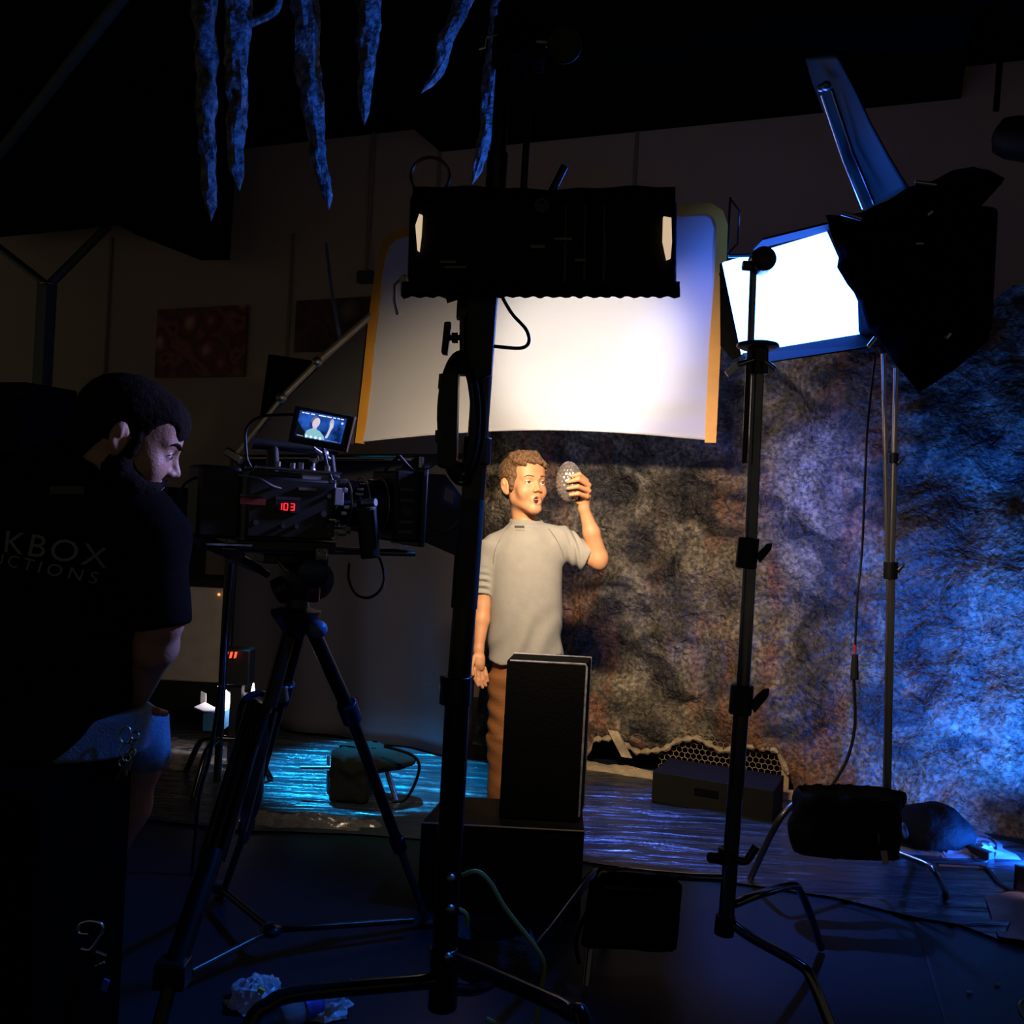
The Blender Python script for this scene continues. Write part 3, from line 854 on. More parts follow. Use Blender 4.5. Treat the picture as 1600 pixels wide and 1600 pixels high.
# thin rod on the wall side
tag(MB().tube([P(509, 380, 4.5), P(516, 440, 4.5), P(531, 528, 4.5), P(534, 545, 4.5)], 0.009).build('thin_rod', mat('blue_rod', (0.10, 0.12, 0.2), 0.4)), 'thin dark leaning rod above the second wall print', 'rod')

# ------------------------------------------------------------------ central black stand with the tungsten light
t = thing('heavy_light_stand', 'tall heavy black stand crossing the whole picture in front of the boy', 'light stand', PF(690, 1840) if False else V((P(697, 1540, 2.0).x, 2.0, 0)))
D = 2.0
base = P(693, 1545, D)
def pole(a, b, ra, name, m, parent, rb=None, seg=20): return MB().cyl(a, b, ra, rb, seg).build(name, m, parent)
pole(P(691, 1548, D), P(716, 1075, D), 0.0265, 'lower_column', BLACKM, t)
pole(P(716, 1080, D), P(745, 700, D), 0.0245, 'middle_column', BLACKM, t)
pole(P(745, 705, D), P(778, 240, D), 0.0215, 'upper_column', BLACKM, t)
pole(P(778, 245, D), P(798, -60, D), 0.0165, 'top_column', BLACKM, t)
pole(P(818, 300, D + 0.02), P(832, 60, D + 0.02), 0.0075, 'riser_rod', BLACKM, t)
for (x, y, r, h) in ((712, 1078, 0.034, 0.06), (745, 705, 0.030, 0.05)):
    MB().cyl(P(x - 1, y + 22, D), P(x + 1, y - 22, D), r).build('collar', BLACKM, t, bevel=0.003)
MB().cyl(P(725, 950, D), P(737, 780, D), 0.0275).build('sleeve', BLACKP, t)
# thick clamp block around the column
MB().plate([P(734, 600, D - 0.05), P(768, 585, D - 0.05), P(778, 440, D - 0.05), P(728, 450, D - 0.05)], (0, 0.08, 0)).build('yoke_block', BLACKP, t, bevel=0.004)
# top head
MB().box(P(812, 70, D), (0.11, 0.09, 0.075), Matrix.Rotation(0.05, 3, 'Y')).box(P(800, 35, D), (0.06, 0.06, 0.06)).build('top_clamp', DUVE, t, bevel=0.006)
MB().cyl(P(838, 66, D - 0.04), P(880, 70, D - 0.04), 0.008).build('clamp_bolt', STEEL, t)
MB().cyl(P(882, 70, D - 0.06), P(882, 70, D - 0.01), 0.036).build('clamp_knob', BLACKP, t, bevel=0.004)
MB().tube([P(748, 76, D - 0.05), P(757, 74, D - 0.05), P(760, 58, D - 0.05), P(778, 54, D - 0.05)], 0.0028, 6).build('bent_pin', STEEL, t)
# legs
def leg(pts, r, parent, name='leg', m=BLACKM):
    return MB().tube(pts, r, 12, smooth=6).build(name, m, parent)
leg([P(690, 1532, D), P(640, 1536, D - 0.05), P(470, 1552, D - 0.12), P(420, 1570, D - 0.15), P(385, 1612, D - 0.18), V((PF(330, 1790).x, D - 0.30, 0.012))], 0.0155, t)
leg([P(697, 1496, D), P(740, 1512, D - 0.06), P(850, 1560, D - 0.22), P(890, 1582, D - 0.27), P(915, 1612, D - 0.32), V((0.24, D - 0.45, 0.012))], 0.0155, t)
leg([P(706, 1545, D), P(760, 1540, D + 0.1), P(840, 1475, D + 0.35), P(925, 1368, D + 0.68), P(935, 1385, D + 0.72), PF(948, 1470, 0.012)], 0.0125, t)
for (x, y) in ((704, 1372), (703, 1420), (699, 1495)):
    MB().ball(P(x, y, D - 0.025), 0.010).build('bolt', STEEL, t)
MB().cyl(P(691, 1575, D), P(693, 1480, D), 0.031).build('base_collar', BLACKM, t, bevel=0.003)
# T handle
MB().plate([P(689, 551, D - 0.02), P(699, 553, D - 0.02), P(705, 502, D - 0.02), P(694, 502, D - 0.02)], (0, 0.03, 0)).build('tee_handle', BLACKP, t, bevel=0.003)
MB().cyl(P(698, 528, D), P(735, 527, D), 0.006).cyl(P(706, 528, D), P(716, 528, D), 0.011).build('tee_shaft', BLACKM, t)
MB().tube([P(697, 468, D), P(712, 463, D), P(724, 455, D)], 0.009).box(P(722, 480, D), (0.02, 0.03, 0.05)).cyl(P(724, 455, D), P(724, 575, D), 0.008).cyl(P(733, 455, D), P(733, 575, D), 0.006).build('grip_bracket', BLACKM, t)
MB().plate([P(690, 585, D - 0.01), P(736, 585, D - 0.01), P(736, 548, D - 0.01), P(719, 552, D - 0.01), P(716, 566, D - 0.01), P(706, 568, D - 0.01)], (0, 0.03, 0)).build('stepped_plate', BLACKM, t)

# power box and coiled cable on the stand
t = thing('power_supply', 'narrow black power box strapped to the heavy stand beside the coiled cable', 'power box', P(700, 725, 1.97))
MB().plate([P(682, 728, 1.93), P(712, 735, 1.93), P(716, 576, 1.93), P(686, 584, 1.93)], (0, 0.07, 0)).build('body', BLACKP, t, bevel=0.004)
MB().plate([P(680, 690, 1.925), P(690, 692, 1.925), P(690, 672, 1.925), P(680, 672, 1.925)], (0, 0.03, 0)).build('bracket', BLACKM, t)
MB().plate([P(684, 606, 1.925), P(690, 606, 1.925), P(690, 584, 1.925), P(686, 584, 1.925)], (0, 0.03, 0)).build('bracket', BLACKM, t)
MB().cyl(P(708, 735, 1.95), P(722, 738, 1.95), 0.02).build('strain_relief', RUBBER, t)
mb = MB(); rnd = random.Random(4)
cc = P(722, 650, 1.95)
for k in range(7):
    tx = rnd.uniform(-0.15, 0.15)
    sc_ = 1.0 + 0.05 * k
    mb.ring(cc + V((rnd.uniform(-0.004, 0.004), -0.012 + 0.006 * k, rnd.uniform(-0.006, 0.006))), (0.1 * tx, -1, 0.1 * tx), 0.10 * sc_, 0.0042, 40, 6, sx=0.24 + 0.02 * k, sy=1.05, xdir=(1, 0, 0.06))
tag(mb.build('coiled_cable', CABLE), 'coil of black cable hanging on the heavy stand, the white panel showing through it', 'cable')

# the lamp head seen from behind
LB = mat('lamp_housing', (0.006, 0.0055, 0.0055), 0.6, spec=0.15, bump=0.3, bscale=80)
t = thing('tungsten_lamp_head', 'wide black lamp head seen from behind, in front of the glowing white panel', 'stage light', P(846, 462, 2.05))
d0 = 1.95
fr_ = [P(634, 446, d0), P(1058, 456, d0), P(1060, 304, d0), P(640, 296, d0)]
bk_ = [P(650, 455, d0 + 0.14), P(1048, 464, d0 + 0.14), P(1046, 318, d0 + 0.14), P(650, 310, d0 + 0.14)]
MB().hexa([fr_[0], fr_[1], bk_[1], bk_[0], fr_[3], fr_[2], bk_[2], bk_[3]]).build('housing', LB, t, bevel=0.018)
# skirt of black wrap at the lower edge
mb = MB()
def skf(s, q):
    p = P(628 + 434 * s, 440 + 24 * q + 1.5 * math.sin(s * 130) * q, d0 - 0.02 + 0.006 * math.sin(s * 90 + q * 3) * q)
    return p
mb.grid(90, 4, skf); mb.build('black_wrap', DUVE, t, solid=0.006)
def skt(s, q):
    p = P(645 + 410 * s, 318 - 24 * q - 1.2 * math.sin(s * 31 + 1) * q * q - 2.5 * math.sin(s * 9) * q, d0 - 0.01)
    return p
MB().grid(60, 4, skt).build('top_wrap', DUVE, t, solid=0.006)
CREAM = mat('lit_inner_reflector', (0.9, 0.75, 0.5), 0.5, emit=(1.0, 0.72, 0.46), estr=0.62)
MB().plate([P(x, y, d0 - 0.012) for x, y in ((655, 334), (660, 336), (658, 368), (655, 392), (652, 390), (649, 352))], (0, 0.01, 0)).build('vent_slot', CREAM, t)
MB().plate([P(x, y, d0 - 0.012) for x, y in ((1037, 338), (1049, 340), (1050, 378), (1048, 403), (1042, 405), (1036, 376))], (0, 0.01, 0)).build('vent_slot', CREAM, t)
MB().lathe(P(846, 327, d0), (0, -1, 0), [(0.019, 0), (0.019, 0.02), (0.015, 0.026), (0.008, 0.026), (0.007, 0.02)]).build('round_knob', BLACKM, t)
for x, y, w, h in ((840, 386, 22, 5), (880, 374, 28, 4), (906, 407, 16, 4), (700, 410, 24, 4), (712, 418, 34, 3)):
    MB().box(P(x, y, d0 - 0.008), (w * d0 / FPX, 0.008, h * d0 / FPX), Matrix.Rotation(-ROLL, 3, 'Y')).build('label_plate', mat('plate_%d' % x, (0.16, 0.14, 0.12), 0.35, 0.5), t)
for x in (885, 915, 945): MB().cyl(P(x, 300, d0 - 0.004), P(x - 2, 440, d0 - 0.004), 0.004).build('cooling_rib', BLACKM, t)
MB().plate([KEY + V((-0.27, 0.0, 0.085)), KEY + V((0.27, 0.0, 0.085)), KEY + V((0.29, 0.21, 0.075)), KEY + V((-0.29, 0.21, 0.075))], (0, 0, 0.004)).build('beam_blocker', DUVE, t)  # unseen plate added to keep the key light off the wall above
MB().ring(P(672, 276, d0 + 0.03), (0, -1, 0), 0.040, 0.0035, 32, 8, xdir=(1, 0, 0)).build('carry_ring', STEEL if False else mat('dark_ring', (0.10, 0.09, 0.08), 0.3, 0.9), t)
MB().cyl(P(862, 300, d0 + 0.02), P(882, 260, d0 + 0.02), 0.008).build('safety_pin', BLACKM, t)
MB().tube([P(634, 430, d0), P(617, 445, d0), P(616, 470, d0), P(621, 492, d0)], 0.0035, 6).plate([P(624, 430, d0 - 0.01), P(634, 432, d0 - 0.01), P(634, 470, d0 - 0.01), P(626, 462, d0 - 0.01)], (0, 0.004, 0)).build('door_latch', STEEL, t)
tag(MB().tube([P(779, 440, 1.93), P(783, 460, 1.92), P(800, 490, 1.92), P(822, 515, 1.92), P(826, 535, 1.92), P(812, 544, 1.92), P(772, 541, 1.94)], 0.0036, 8, smooth=8).build('power_cable', CABLE), 'thin black cable looping out of the black lamp head over the white panel', 'cable')

# ------------------------------------------------------------------ C-stand right of centre
def wing(p, dirx, parent, m=BLACKP, s=1.0, name='wing_knob'):
    d = V(dirx).normalized(); up = V((0, 0, 1)); sd = V((0, -1, 0))
    return MB().plate([p, p + d * 0.028 * s + up * 0.034 * s, p + d * 0.042 * s + up * 0.036 * s, p + d * 0.040 * s + up * 0.018 * s, p + d * 0.012 * s - up * 0.02 * s], (0, 0.012, 0)).build(name, m, parent, bevel=0.003)
D = 2.35
STC = mat('dark_chromed_steel', (0.20, 0.20, 0.21), 0.16, 1.0)
t = thing('grip_stand', 'black and steel grip stand right of the boy, crossing the bright blue-white lamp', 'grip stand', V((P(1135, 1455, D).x, D, 0)))
pole(P(1133, 1458, D), P(1160, 1085, D), 0.0190, 'lower_column', STC, t)
pole(P(1160, 1090, D), P(1172, 870, D), 0.0165, 'middle_column', STC, t)
pole(P(1172, 872, D), P(1185, 560, D), 0.0150, 'upper_column', STC, t)
pole(P(1172, 560, D - 0.0), P(1178, 395, D), 0.0085, 'thin_rod', STEEL, t)
pole(P(1163, 724, D - 0.03), P(1170, 560, D - 0.03), 0.0065, 'side_rod', BLACKM, t)
MB().cyl(P(1165, 888, D), P(1170, 840, D), 0.026).build('collar', BLACKP, t, bevel=0.003)
MB().cyl(P(1156, 1116, D), P(1160, 1070, D), 0.028).build('collar', BLACKP, t, bevel=0.003)
wing(P(1182, 868, D - 0.03), (1, 0, 0), t, s=0.9); wing(P(1172, 1100, D - 0.03), (1, 0, 0), t, s=1.1)
MB().lathe(P(1184, 546, D), (0, 0, 1), [(0.040, 0), (0.052, 0.006), (0.050, 0.014), (0.03, 0.02)]).cyl(P(1183, 585, D), P(1184, 545, D), 0.026).build('grip_head', BLACKM, t, bevel=0.002)
MB().tube([P(1176, 562, D - 0.04), P(1152, 570, D - 0.05)], 0.007).plate([P(1152, 564, D - 0.05), P(1156, 572, D - 0.05), P(1138, 588, D - 0.05), P(1133, 580, D - 0.05)], (0, 0.008, 0)).build('lever', CHROME, t)
MB().tube([P(1196, 565, D - 0.04), P(1212, 577, D - 0.05)], 0.006).build('lever', CHROME, t)
MB().lathe(P(1186, 412, D + 0.01), (0, -1, 0), [(0.026, 0), (0.030, 0.004), (0.030, 0.05), (0.02, 0.06), (0.001, 0.062)]).cyl(P(1160, 415, D - 0.02), P(1200, 418, D - 0.02), 0.012).build('top_head', BLACKM, t, bevel=0.002)
leg([P(1140, 1440, D), P(1175, 1465, D - 0.05), P(1248, 1506, D - 0.15), P(1268, 1530, D - 0.18), P(1300, 1610, D - 0.22), PF(1322, 1670, 0.012)], 0.0125, t, m=STC)
leg([P(1148, 1412, D), P(1185, 1398, D + 0.05), P(1238, 1384, D + 0.25), P(1252, 1396, D + 0.3), P(1268, 1435, D + 0.33), PF(1283, 1482, 0.012)], 0.011, t, m=STC)
leg([P(1132, 1372, D), P(1080, 1370, D + 0.04), P(1030, 1366, D + 0.1), P(960, 1362, D + 0.16), P(935, 1385, D + 0.18), PF(915, 1540, 0.012)], 0.011, t, m=STC)
MB().cyl(P(1110, 1340, D - 0.03), P(1130, 1342, D), 0.013).build('side_knob', BLACKP, t, bevel=0.002)
MB().cyl(P(1131, 1460, D), P(1134, 1430, D), 0.024).build('base_collar', BLACKP, t, bevel=0.002)
MB().cyl(P(1136, 1350, D), P(1138, 1325, D), 0.024).build('base_collar', BLACKP, t, bevel=0.002)
leg([P(1146, 1342, D - 0.02), P(1165, 1345, D - 0.02), P(1178, 1328, D - 0.02), P(1182, 1322, D - 0.02)], 0.010, t, name='locking_lever')

# black sandbag over its leg
def bag(name, label, lo, hi, h, prims, m, seed=1, amp=0.006, freq=40):
    s = SDF(lo, hi, h)
    for p in prims: getattr(s, p[0])(*p[1:])
    s.displace(lambda X: amp * sn(X, freq, seed) + amp * 0.5 * sn(X, freq * 2.3, seed + 3, (1, 1, 0.4)))
    o = s.build('cloth', m, None)
    return o
q = lambda x, y, d: tuple(P(x, y, d))
s = SDF(P(880, 1520, 2.3) , P(1085, 1310, 2.85), 0.007)
s.tubey(q(945, 1365, 2.52), q(1050, 1378, 2.52), (0.055, 0.030), (0.045, 0.030), (0, 1, 0), 0.02)
s.rbox(q(985, 1425, 2.46), (0.115, 0.032, 0.115), Matrix.Rotation(0.10, 3, 'Y'), 0.025, 0.03)
s.rbox(q(1040, 1440, 2.47), (0.028, 0.03, 0.13), Matrix.Rotation(0.02, 3, 'Y'), 0.02, 0.02)
s.rbox(q(985, 1420, 2.58), (0.10, 0.028, 0.10), Matrix.Rotation(0.10, 3, 'Y'), 0.025, 0.03)
s.displace(lambda X: 0.007 * sn(X, 38, 1.0, (1, 1, 0.5)) + 0.003 * sn(X, 90, 4.0, (1, 1, 0.3)))
t = thing('sandbag', 'black sandbag saddled over the leg of the grip stand, lower centre', 'sandbag', P(985, 1500, 2.5))
s.build('bag', BAGF, t)
MB().tube([P(935, 1400, 2.43), P(915, 1430, 2.43), P(900, 1470, 2.42), P(905, 1505, 2.42)], 0.006, 6, smooth=6).build('strap', BAGF, t)

# bag with green strap at the foot of the heavy stand
s = SDF(P(690, 1620, 1.9), P(870, 1350, 2.6), 0.008)
s.ell(q(745, 1440, 2.18), (0.075, 0.06, 0.115), 0.03, R=Matrix.Rotation(-0.45, 3, 'Y'))
s.ell(q(785, 1475, 2.18), (0.070, 0.05, 0.12), 0.04, R=Matrix.Rotation(-0.6, 3, 'Y'))
s.ell(q(758, 1530, 2.16), (0.075, 0.05, 0.085), 0.05)
s.ell(q(735, 1410, 2.18), (0.040, 0.05, 0.07), 0.05)
s.displace(lambda X: 0.006 * sn(X, 30, 7.0, (1.6, 1, 0.4)) + 0.003 * sn(X, 85, 4.0, (1.5, 1, 0.3)))
t = thing('weight_bag', 'dark blue-black bag with yellow-green strap against the foot of the heavy stand', 'bag', P(770, 1560, 2.18))
s.build('bag', mat('blue_black_nylon', (0.020, 0.028, 0.040), 0.55, bump=0.5, bscale=40), t)
MB().tube([P(722, 1368, 2.10), P(745, 1362, 2.10), P(765, 1378, 2.10), P(790, 1420, 2.10), P(835, 1478, 2.10), P(850, 1510, 2.10), P(842, 1560, 2.10), P(835, 1600, 2.10), P(800, 1610, 2.1), P(760, 1592, 2.12)], 0.0055, 6, smooth=6).build('strap', YELLOWG, t)
MB().tube([P(715, 1420, 2.09), P(728, 1428, 2.09), P(730, 1445, 2.09)], 0.005, 6, smooth=4).build('buckle', YELLOWG, t)

# ------------------------------------------------------------------ far right stand
D = 3.1
t = thing('steel_light_stand', 'slim steel light stand with twin upper tubes before the blue part of the backdrop', 'light stand', V((P(1385, 1320, D).x, D, 0)))
WST = mat('satin_steel_tube', (0.55, 0.52, 0.50), 0.28, 1.0)
pole(P(1384, 1322, D), P(1392, 905, D), 0.0135, 'lower_column', WST, t)
pole(P(1392, 900, D), P(1397, 715, D), 0.011, 'middle_column', WST, t)
pole(P(1397, 715, D), P(1400, 575, D), 0.008, 'upper_column', WST, t)
pole(P(1387, 880, D), P(1380, 545, D), 0.0075, 'side_tube', WST, t)
MB().cyl(P(1391, 905, D), P(1392, 878, D), 0.022).build('collar', BLACKP, t, bevel=0.002)
MB().cyl(P(1396, 724, D), P(1397, 708, D), 0.014).build('collar', BLACKP, t, bevel=0.002)
wing(P(1402, 890, D - 0.02), (1, 0, 0), t, STEEL, 0.6); wing(P(1402, 722, D - 0.02), (1, 0, 0), t, STEEL, 0.6)
MB().cyl(P(1383, 1335, D), P(1384, 1312, D), 0.022).build('base_collar', BLACKP, t)
leg([P(1386, 1318, D), P(1400, 1332, D - 0.03), P(1448, 1352, D - 0.12), P(1462, 1366, D - 0.14), PF(1477, 1394, 0.012)], 0.011, t, m=WST)
leg([P(1380, 1318, D), P(1340, 1290, D + 0.12), P(1262, 1246, D + 0.05), P(1248, 1250, D + 0.02), P(1215, 1285, D - 0.02), PF(1172, 1344 + 30, 0.012)], 0.0105, t, m=mat('dark_tube', (0.16, 0.15, 0.14), 0.35, 0.9))
leg([P(1388, 1318, D), P(1400, 1300, D + 0.2), P(1410, 1290, D + 0.35), PF(1418, 1318, 0.012)], 0.011, t, m=WST)
# sandbag on it
s = SDF(P(1235, 1375, 2.75), P(1440, 1200, 3.35), 0.009)
s.rbox(q(1320, 1290, 2.98), (0.145, 0.05, 0.115), None, 0.04, 0.03)
s.ell(q(1335, 1240, 3.02), (0.15, 0.07, 0.045), 0.05)
s.rbox(q(1375, 1310, 2.99), (0.05, 0.05, 0.085), None, 0.03, 0.03)
s.ell(q(1275, 1300, 2.99), (0.075, 0.06, 0.09), 0.04)
s.displace(lambda X: 0.016 * sn(X, 19, 2.0, (1, 1, 0.6)) + 0.006 * sn(X, 60, 9.0))
s.F[...] = np.maximum(s.F, (0.012 - s.ax[2])[None, None, :])
t = thing('sandbag', 'big black sandbag slumped on the legs of the slim steel stand at right', 'sandbag', P(1330, 1352, 3.0))
s.build('bag', BAGF, t)
MB().plate([P(1376, 1330, 2.90), P(1386, 1329, 2.90), P(1389, 1350, 2.90), P(1380, 1352, 2.90)], (0, 0.004, 0)).build('label_tag', mat('white_tag', (0.5, 0.45, 0.36), 0.7), t)
MB().plate([P(1371, 1302, 2.915), P(1374, 1302, 2.915), P(1375, 1318, 2.915), P(1372, 1318, 2.915)], (0, 0.004, 0)).build('small_tag', CHROME, t)

G_ = SDF(P(1400, 1330, 3.3) - V((0.1, 0.25, 0.1)), P(1560, 1215, 3.5) + V((0, 0.3, 0.1)), 0.010)
G_.ell(tuple(PF(1450, 1300, 0.06)), (0.16, 0.13, 0.11), 0.03)
G_.ell(tuple(PF(1505, 1300, 0.03)), (0.14, 0.10, 0.05), 0.06)
G_.displace(lambda X: 0.010 * sn(X, 22, 2.0) + 0.005 * sn(X, 60, 9.0))
G_.F[...] = np.maximum(G_.F, (0.030 - G_.ax[2])[None, None, :])
tag(G_.build('cloth_heap', BAGF, one=True), 'dark heap of cloth behind and right of the big slumped sandbag', 'cloth')
# ------------------------------------------------------------------ LED panel lamp with black wrap
D = 2.78
LEDC = [P(1130, 410, D - 0.06), P(1292, 362, D + 0.05), P(1362, 520, D + 0.05), P(1160, 553, D - 0.06)]
ln = (LEDC[1] - LEDC[0]).cross(LEDC[3] - LEDC[0]).normalized()
if ln.y > 0: ln = -ln
LEDM = mat('led_panel_face', (0.8, 0.9, 1.0), 0.4, emit=(0.07, 0.27, 1.0), estr=30.0)
LEDM.node_tree.nodes['Principled BSDF'].inputs['Emission Color'].default_value = (0.036, 0.14, 1.0, 1)
t = thing('led_panel_lamp', 'blazing blue-white rectangular lamp panel with barn doors, right of the gold-edged panel', 'stage light', LEDC[3])
MB().plate(LEDC, -ln * 0.006).build('light_panel', LEDM, t, smooth=False)
bk = [p - ln * 0.008 for p in LEDC]
cxx = sum(bk, V((0, 0, 0))) / 4
bk2 = [cxx + (p - cxx) * 0.90 for p in bk]
MB().plate(bk2, -ln * 0.06).build('housing', DUVE, t, bevel=0.004)
BLUEF = mat('blue_painted_flap', (0.007, 0.019, 0.011), 0.7, spec=0.1, var=0.06)
# bottom lip
MB().hexa([LEDC[3] + V((0, 0, -0.002)), LEDC[2] + V((0, 0, -0.002)), LEDC[2] + ln * 0.05 + V((0, 0, -0.050)), LEDC[3] + ln * 0.05 + V((0, 0, -0.044)),
           LEDC[3] + V((0, 0, 0.002)), LEDC[2] + V((0, 0, 0.002)), LEDC[2] + ln * 0.05 + V((0, 0, -0.046)), LEDC[3] + ln * 0.05 + V((0, 0, -0.040))]).build('lower_flap', BLUEF, t)
p0, p1 = P(1176, 391, D - 0.04), LEDC[1]
MB().hexa([p0, p1, p1 + ln * 0.05 + V((0, 0, 0.012)), p0 + ln * 0.05 + V((0, 0, 0.012)), p0 + V((0, 0, 0.004)), p1 + V((0, 0, 0.004)), p1 + ln * 0.05 + V((0, 0, 0.018)), p0 + ln * 0.05 + V((0, 0, 0.018))]).build('upper_lip', BLUEF, t)
# dark left flap
MB().plate([P(1130, 408, D - 0.05), P(1160, 555, D - 0.05), P(1146, 562, D + 0.0), P(1126, 540, D + 0.03), P(1125, 412, D + 0.03)], (0, 0.004, 0)).build('side_flap', DUVE, t)
MB().cyl(P(1138, 400, D - 0.09), P(1178, 399, D - 0.09), 0.005).build('hinge_rod', BLACKM, t)
# tall upper flap
dd = D - 0.1
left_e = [(1350, 328), (1322, 262), (1293, 190), (1270, 130), (1258, 88)]
right_e = [(1420, 294), (1390, 245), (1362, 195), (1336, 140), (1306, 84)]
def flap(s, q):
    k = q * 4; i = min(int(k), 3); f = k - i
    lx = left_e[i][0] * (1 - f) + left_e[i + 1][0] * f; ly = left_e[i][1] * (1 - f) + left_e[i + 1][1] * f
    rx = right_e[i][0] * (1 - f) + right_e[i + 1][0] * f; ry = right_e[i][1] * (1 - f) + right_e[i + 1][1] * f
    return P(lx + (rx - lx) * s, ly + (ry - ly) * s, dd - 0.12 * s - 0.30 * q + 0.02 * math.sin(s * PI))
MB().grid(12, 24, flap).build('tall_flap', BLUEF, t, solid=0.004)
MB().tube([P(1349, 326, dd - 0.03), P(1318, 250, dd - 0.10), P(1284, 148, dd - 0.27)], 0.004, 8).build('flap_rod', mat('bright_rod', (0.6, 0.65, 0.7), 0.25, 0.9), t)
MB().tube([P(1366, 318, dd - 0.045), P(1332, 236, dd - 0.14), P(1300, 140, dd - 0.30)], 0.004, 8).build('flap_rod', BLACKM, t)
MB().ball(P(1283, 137, dd - 0.28), 0.010).ball(P(1291, 134, dd - 0.29), 0.012).build('hinge_knob', STEEL, t)
MB().cyl(P(1380, 548, D + 0.15), P(1360, 500, D + 0.05), 0.012).build('mounting_spigot', BLACKM, t)

# black wrap cloth clipped over the right of the lamp
out = [(1291, 337), (1320, 338), (1352, 330), (1390, 312), (1421, 293), (1457, 284), (1490, 267), (1520, 262), (1545, 267), (1569, 280), (1548, 303), (1530, 321), (1522, 357), (1536, 395),
       (1541, 430), (1539, 487), (1545, 530), (1490, 578), (1435, 613), (1400, 569), (1370, 526), (1356, 508), (1346, 471), (1330, 452), (1322, 440), (1309, 418), (1313, 396), (1303, 380), (1297, 360)]
cen = (1430, 430)
D2 = 2.50
def wfn(s, q):
    n = len(out); k = s * n; i = int(k) % n; f = k - int(k)
    a = out[i]; b = out[(i + 1) % n]
    x = a[0] * (1 - f) + b[0] * f; y = a[1] * (1 - f) + b[1] * f
    x = cen[0] + (x - cen[0]) * q; y = cen[1] + (y - cen[1]) * q
    w = noise.noise(V((x * 0.02, y * 0.02, 0))) * 0.05 + 0.02 * noise.noise(V((x * 0.05, y * 0.05, 3)))
    return P(x, y, D2 + w - 0.07 * (1 - q * q))
mb = MB().grid(len(out) * 4, 22, wfn)
t = thing('black_wrap_cloth', 'large ragged black cloth clipped over the right side of the blazing lamp', 'cloth', P(1435, 612, 2.5))
mb.build('cloth', DUVE, t, solid=0.006, angle=3.2)
CLIP = mat('clip_metal', (0.6, 0.58, 0.6), 0.3, 0.9)
for (xa, ya, xb, yb) in ((1315, 333, 1346, 342), (1357, 542, 1368, 528), (1448, 336, 1456, 330), (1430, 381, 1442, 381), (1478, 528, 1484, 521), (1430, 285, 1462, 289)):
    MB().cyl(P(xa, ya, D2 - 0.13), P(xb, yb, D2 - 0.13), 0.0055).build('spring_clip', CLIP, t)
# the soft box body it wraps
c = P(1440, 430, 2.78)
MB().box(c, (0.30, 0.26, 0.36), Matrix.Rotation(0.2, 3, 'Z')).build('wrapped_box', DUVE, t, bevel=0.02)

# cable from the lamp down to the floor with an inline plug
t = thing('lamp_cable', 'black lamp cable hanging in front of the backdrop with an inline plug', 'cable', P(1285, 1235, 3.25))
MB().tube([P(1367, 560, 2.95), P(1356, 660, 3.1), P(1352, 740, 3.15), P(1347, 860, 3.2), P(1340, 930, 3.2), P(1336, 1015, 3.2)], 0.0038, 8, smooth=6).build('upper_cable', CABLE, t)
MB().tube([P(1334, 1060, 3.2), P(1336, 1130, 3.2), P(1326, 1180, 3.2), P(1308, 1215, 3.2), P(1290, 1240, 3.2)], 0.0055, 8, smooth=6).build('lower_cable', CABLE, t)
MB().cyl(P(1335, 1062, 3.2), P(1336, 1022, 3.2), 0.014, 0.010).build('plug', RUBBER, t, bevel=0.003)
MB().cyl(P(1336, 1021, 3.2), P(1336, 1008, 3.2), 0.005).build('red_ring', mat('red_band', (0.6, 0.05, 0.08), 0.5), t)

# ------------------------------------------------------------------ black box and platform before the boy
def rotbox(name, x0, x1, ytop, d, dep, z0, yaw, m, parent, bev=0.006):
    xm = (x0 + x1) / 2; tp = P(xm, ytop, d); w = (x1 - x0) * d / FPX
    R = Matrix.Rotation(yaw, 3, 'Z')
    return MB().box(V((P(xm, (ytop + 1290) / 2, d).x, d + dep / 2, (z0 + tp.z) / 2)), (w, dep, tp.z - z0), R).build(name, m, parent, bevel=bev), tp, w, R
zpl = 0.262
PLAT = mat('scuffed_black_board', (0.005, 0.0045, 0.004), 0.65, spec=0.15, var=0.4, nscale=20)
t = thing('black_platform', 'low black platform under the upright black box', 'platform', V((P(780, 1420, 2.88).x, 2.88, 0)))
a, b = P(640, 1288, 2.86), P(911, 1297, 2.86)
x0, x1 = P(655, 1340, 2.86).x, P(911, 1340, 2.86).x
MB().hexa([V((x0, 2.86, 0)), V((x1, 2.86, 0)), V((x1 + 0.012, 3.14, 0)), V((x0 + 0.05, 3.14, 0)), V((x0, 2.86, zpl)), V((x1, 2.86, zpl)), V((x1 + 0.012, 3.14, zpl)), V((x0 + 0.05, 3.14, zpl))]).build('body', PLAT, t, bevel=0.004)
MB().tube([V((x0, 2.857, zpl)), V((x1, 2.857, zpl))], 0.003, 6).build('front_edge', mat('worn_edge', (0.22, 0.18, 0.13), 0.5), t)
t = thing('black_box', 'upright black box with grey edges standing before the boy', 'box', V((P(850, 1280, 2.95).x, 2.95, zpl)))
bx0, bx1 = P(779, 1282, 2.93).x, P(907, 1282, 2.93).x
zt = P(855, 1034, 2.93).z
BB = mat('black_tolex', (0.0025, 0.0025, 0.0025), 0.8, spec=0.06, bump=0.3, bscale=120)
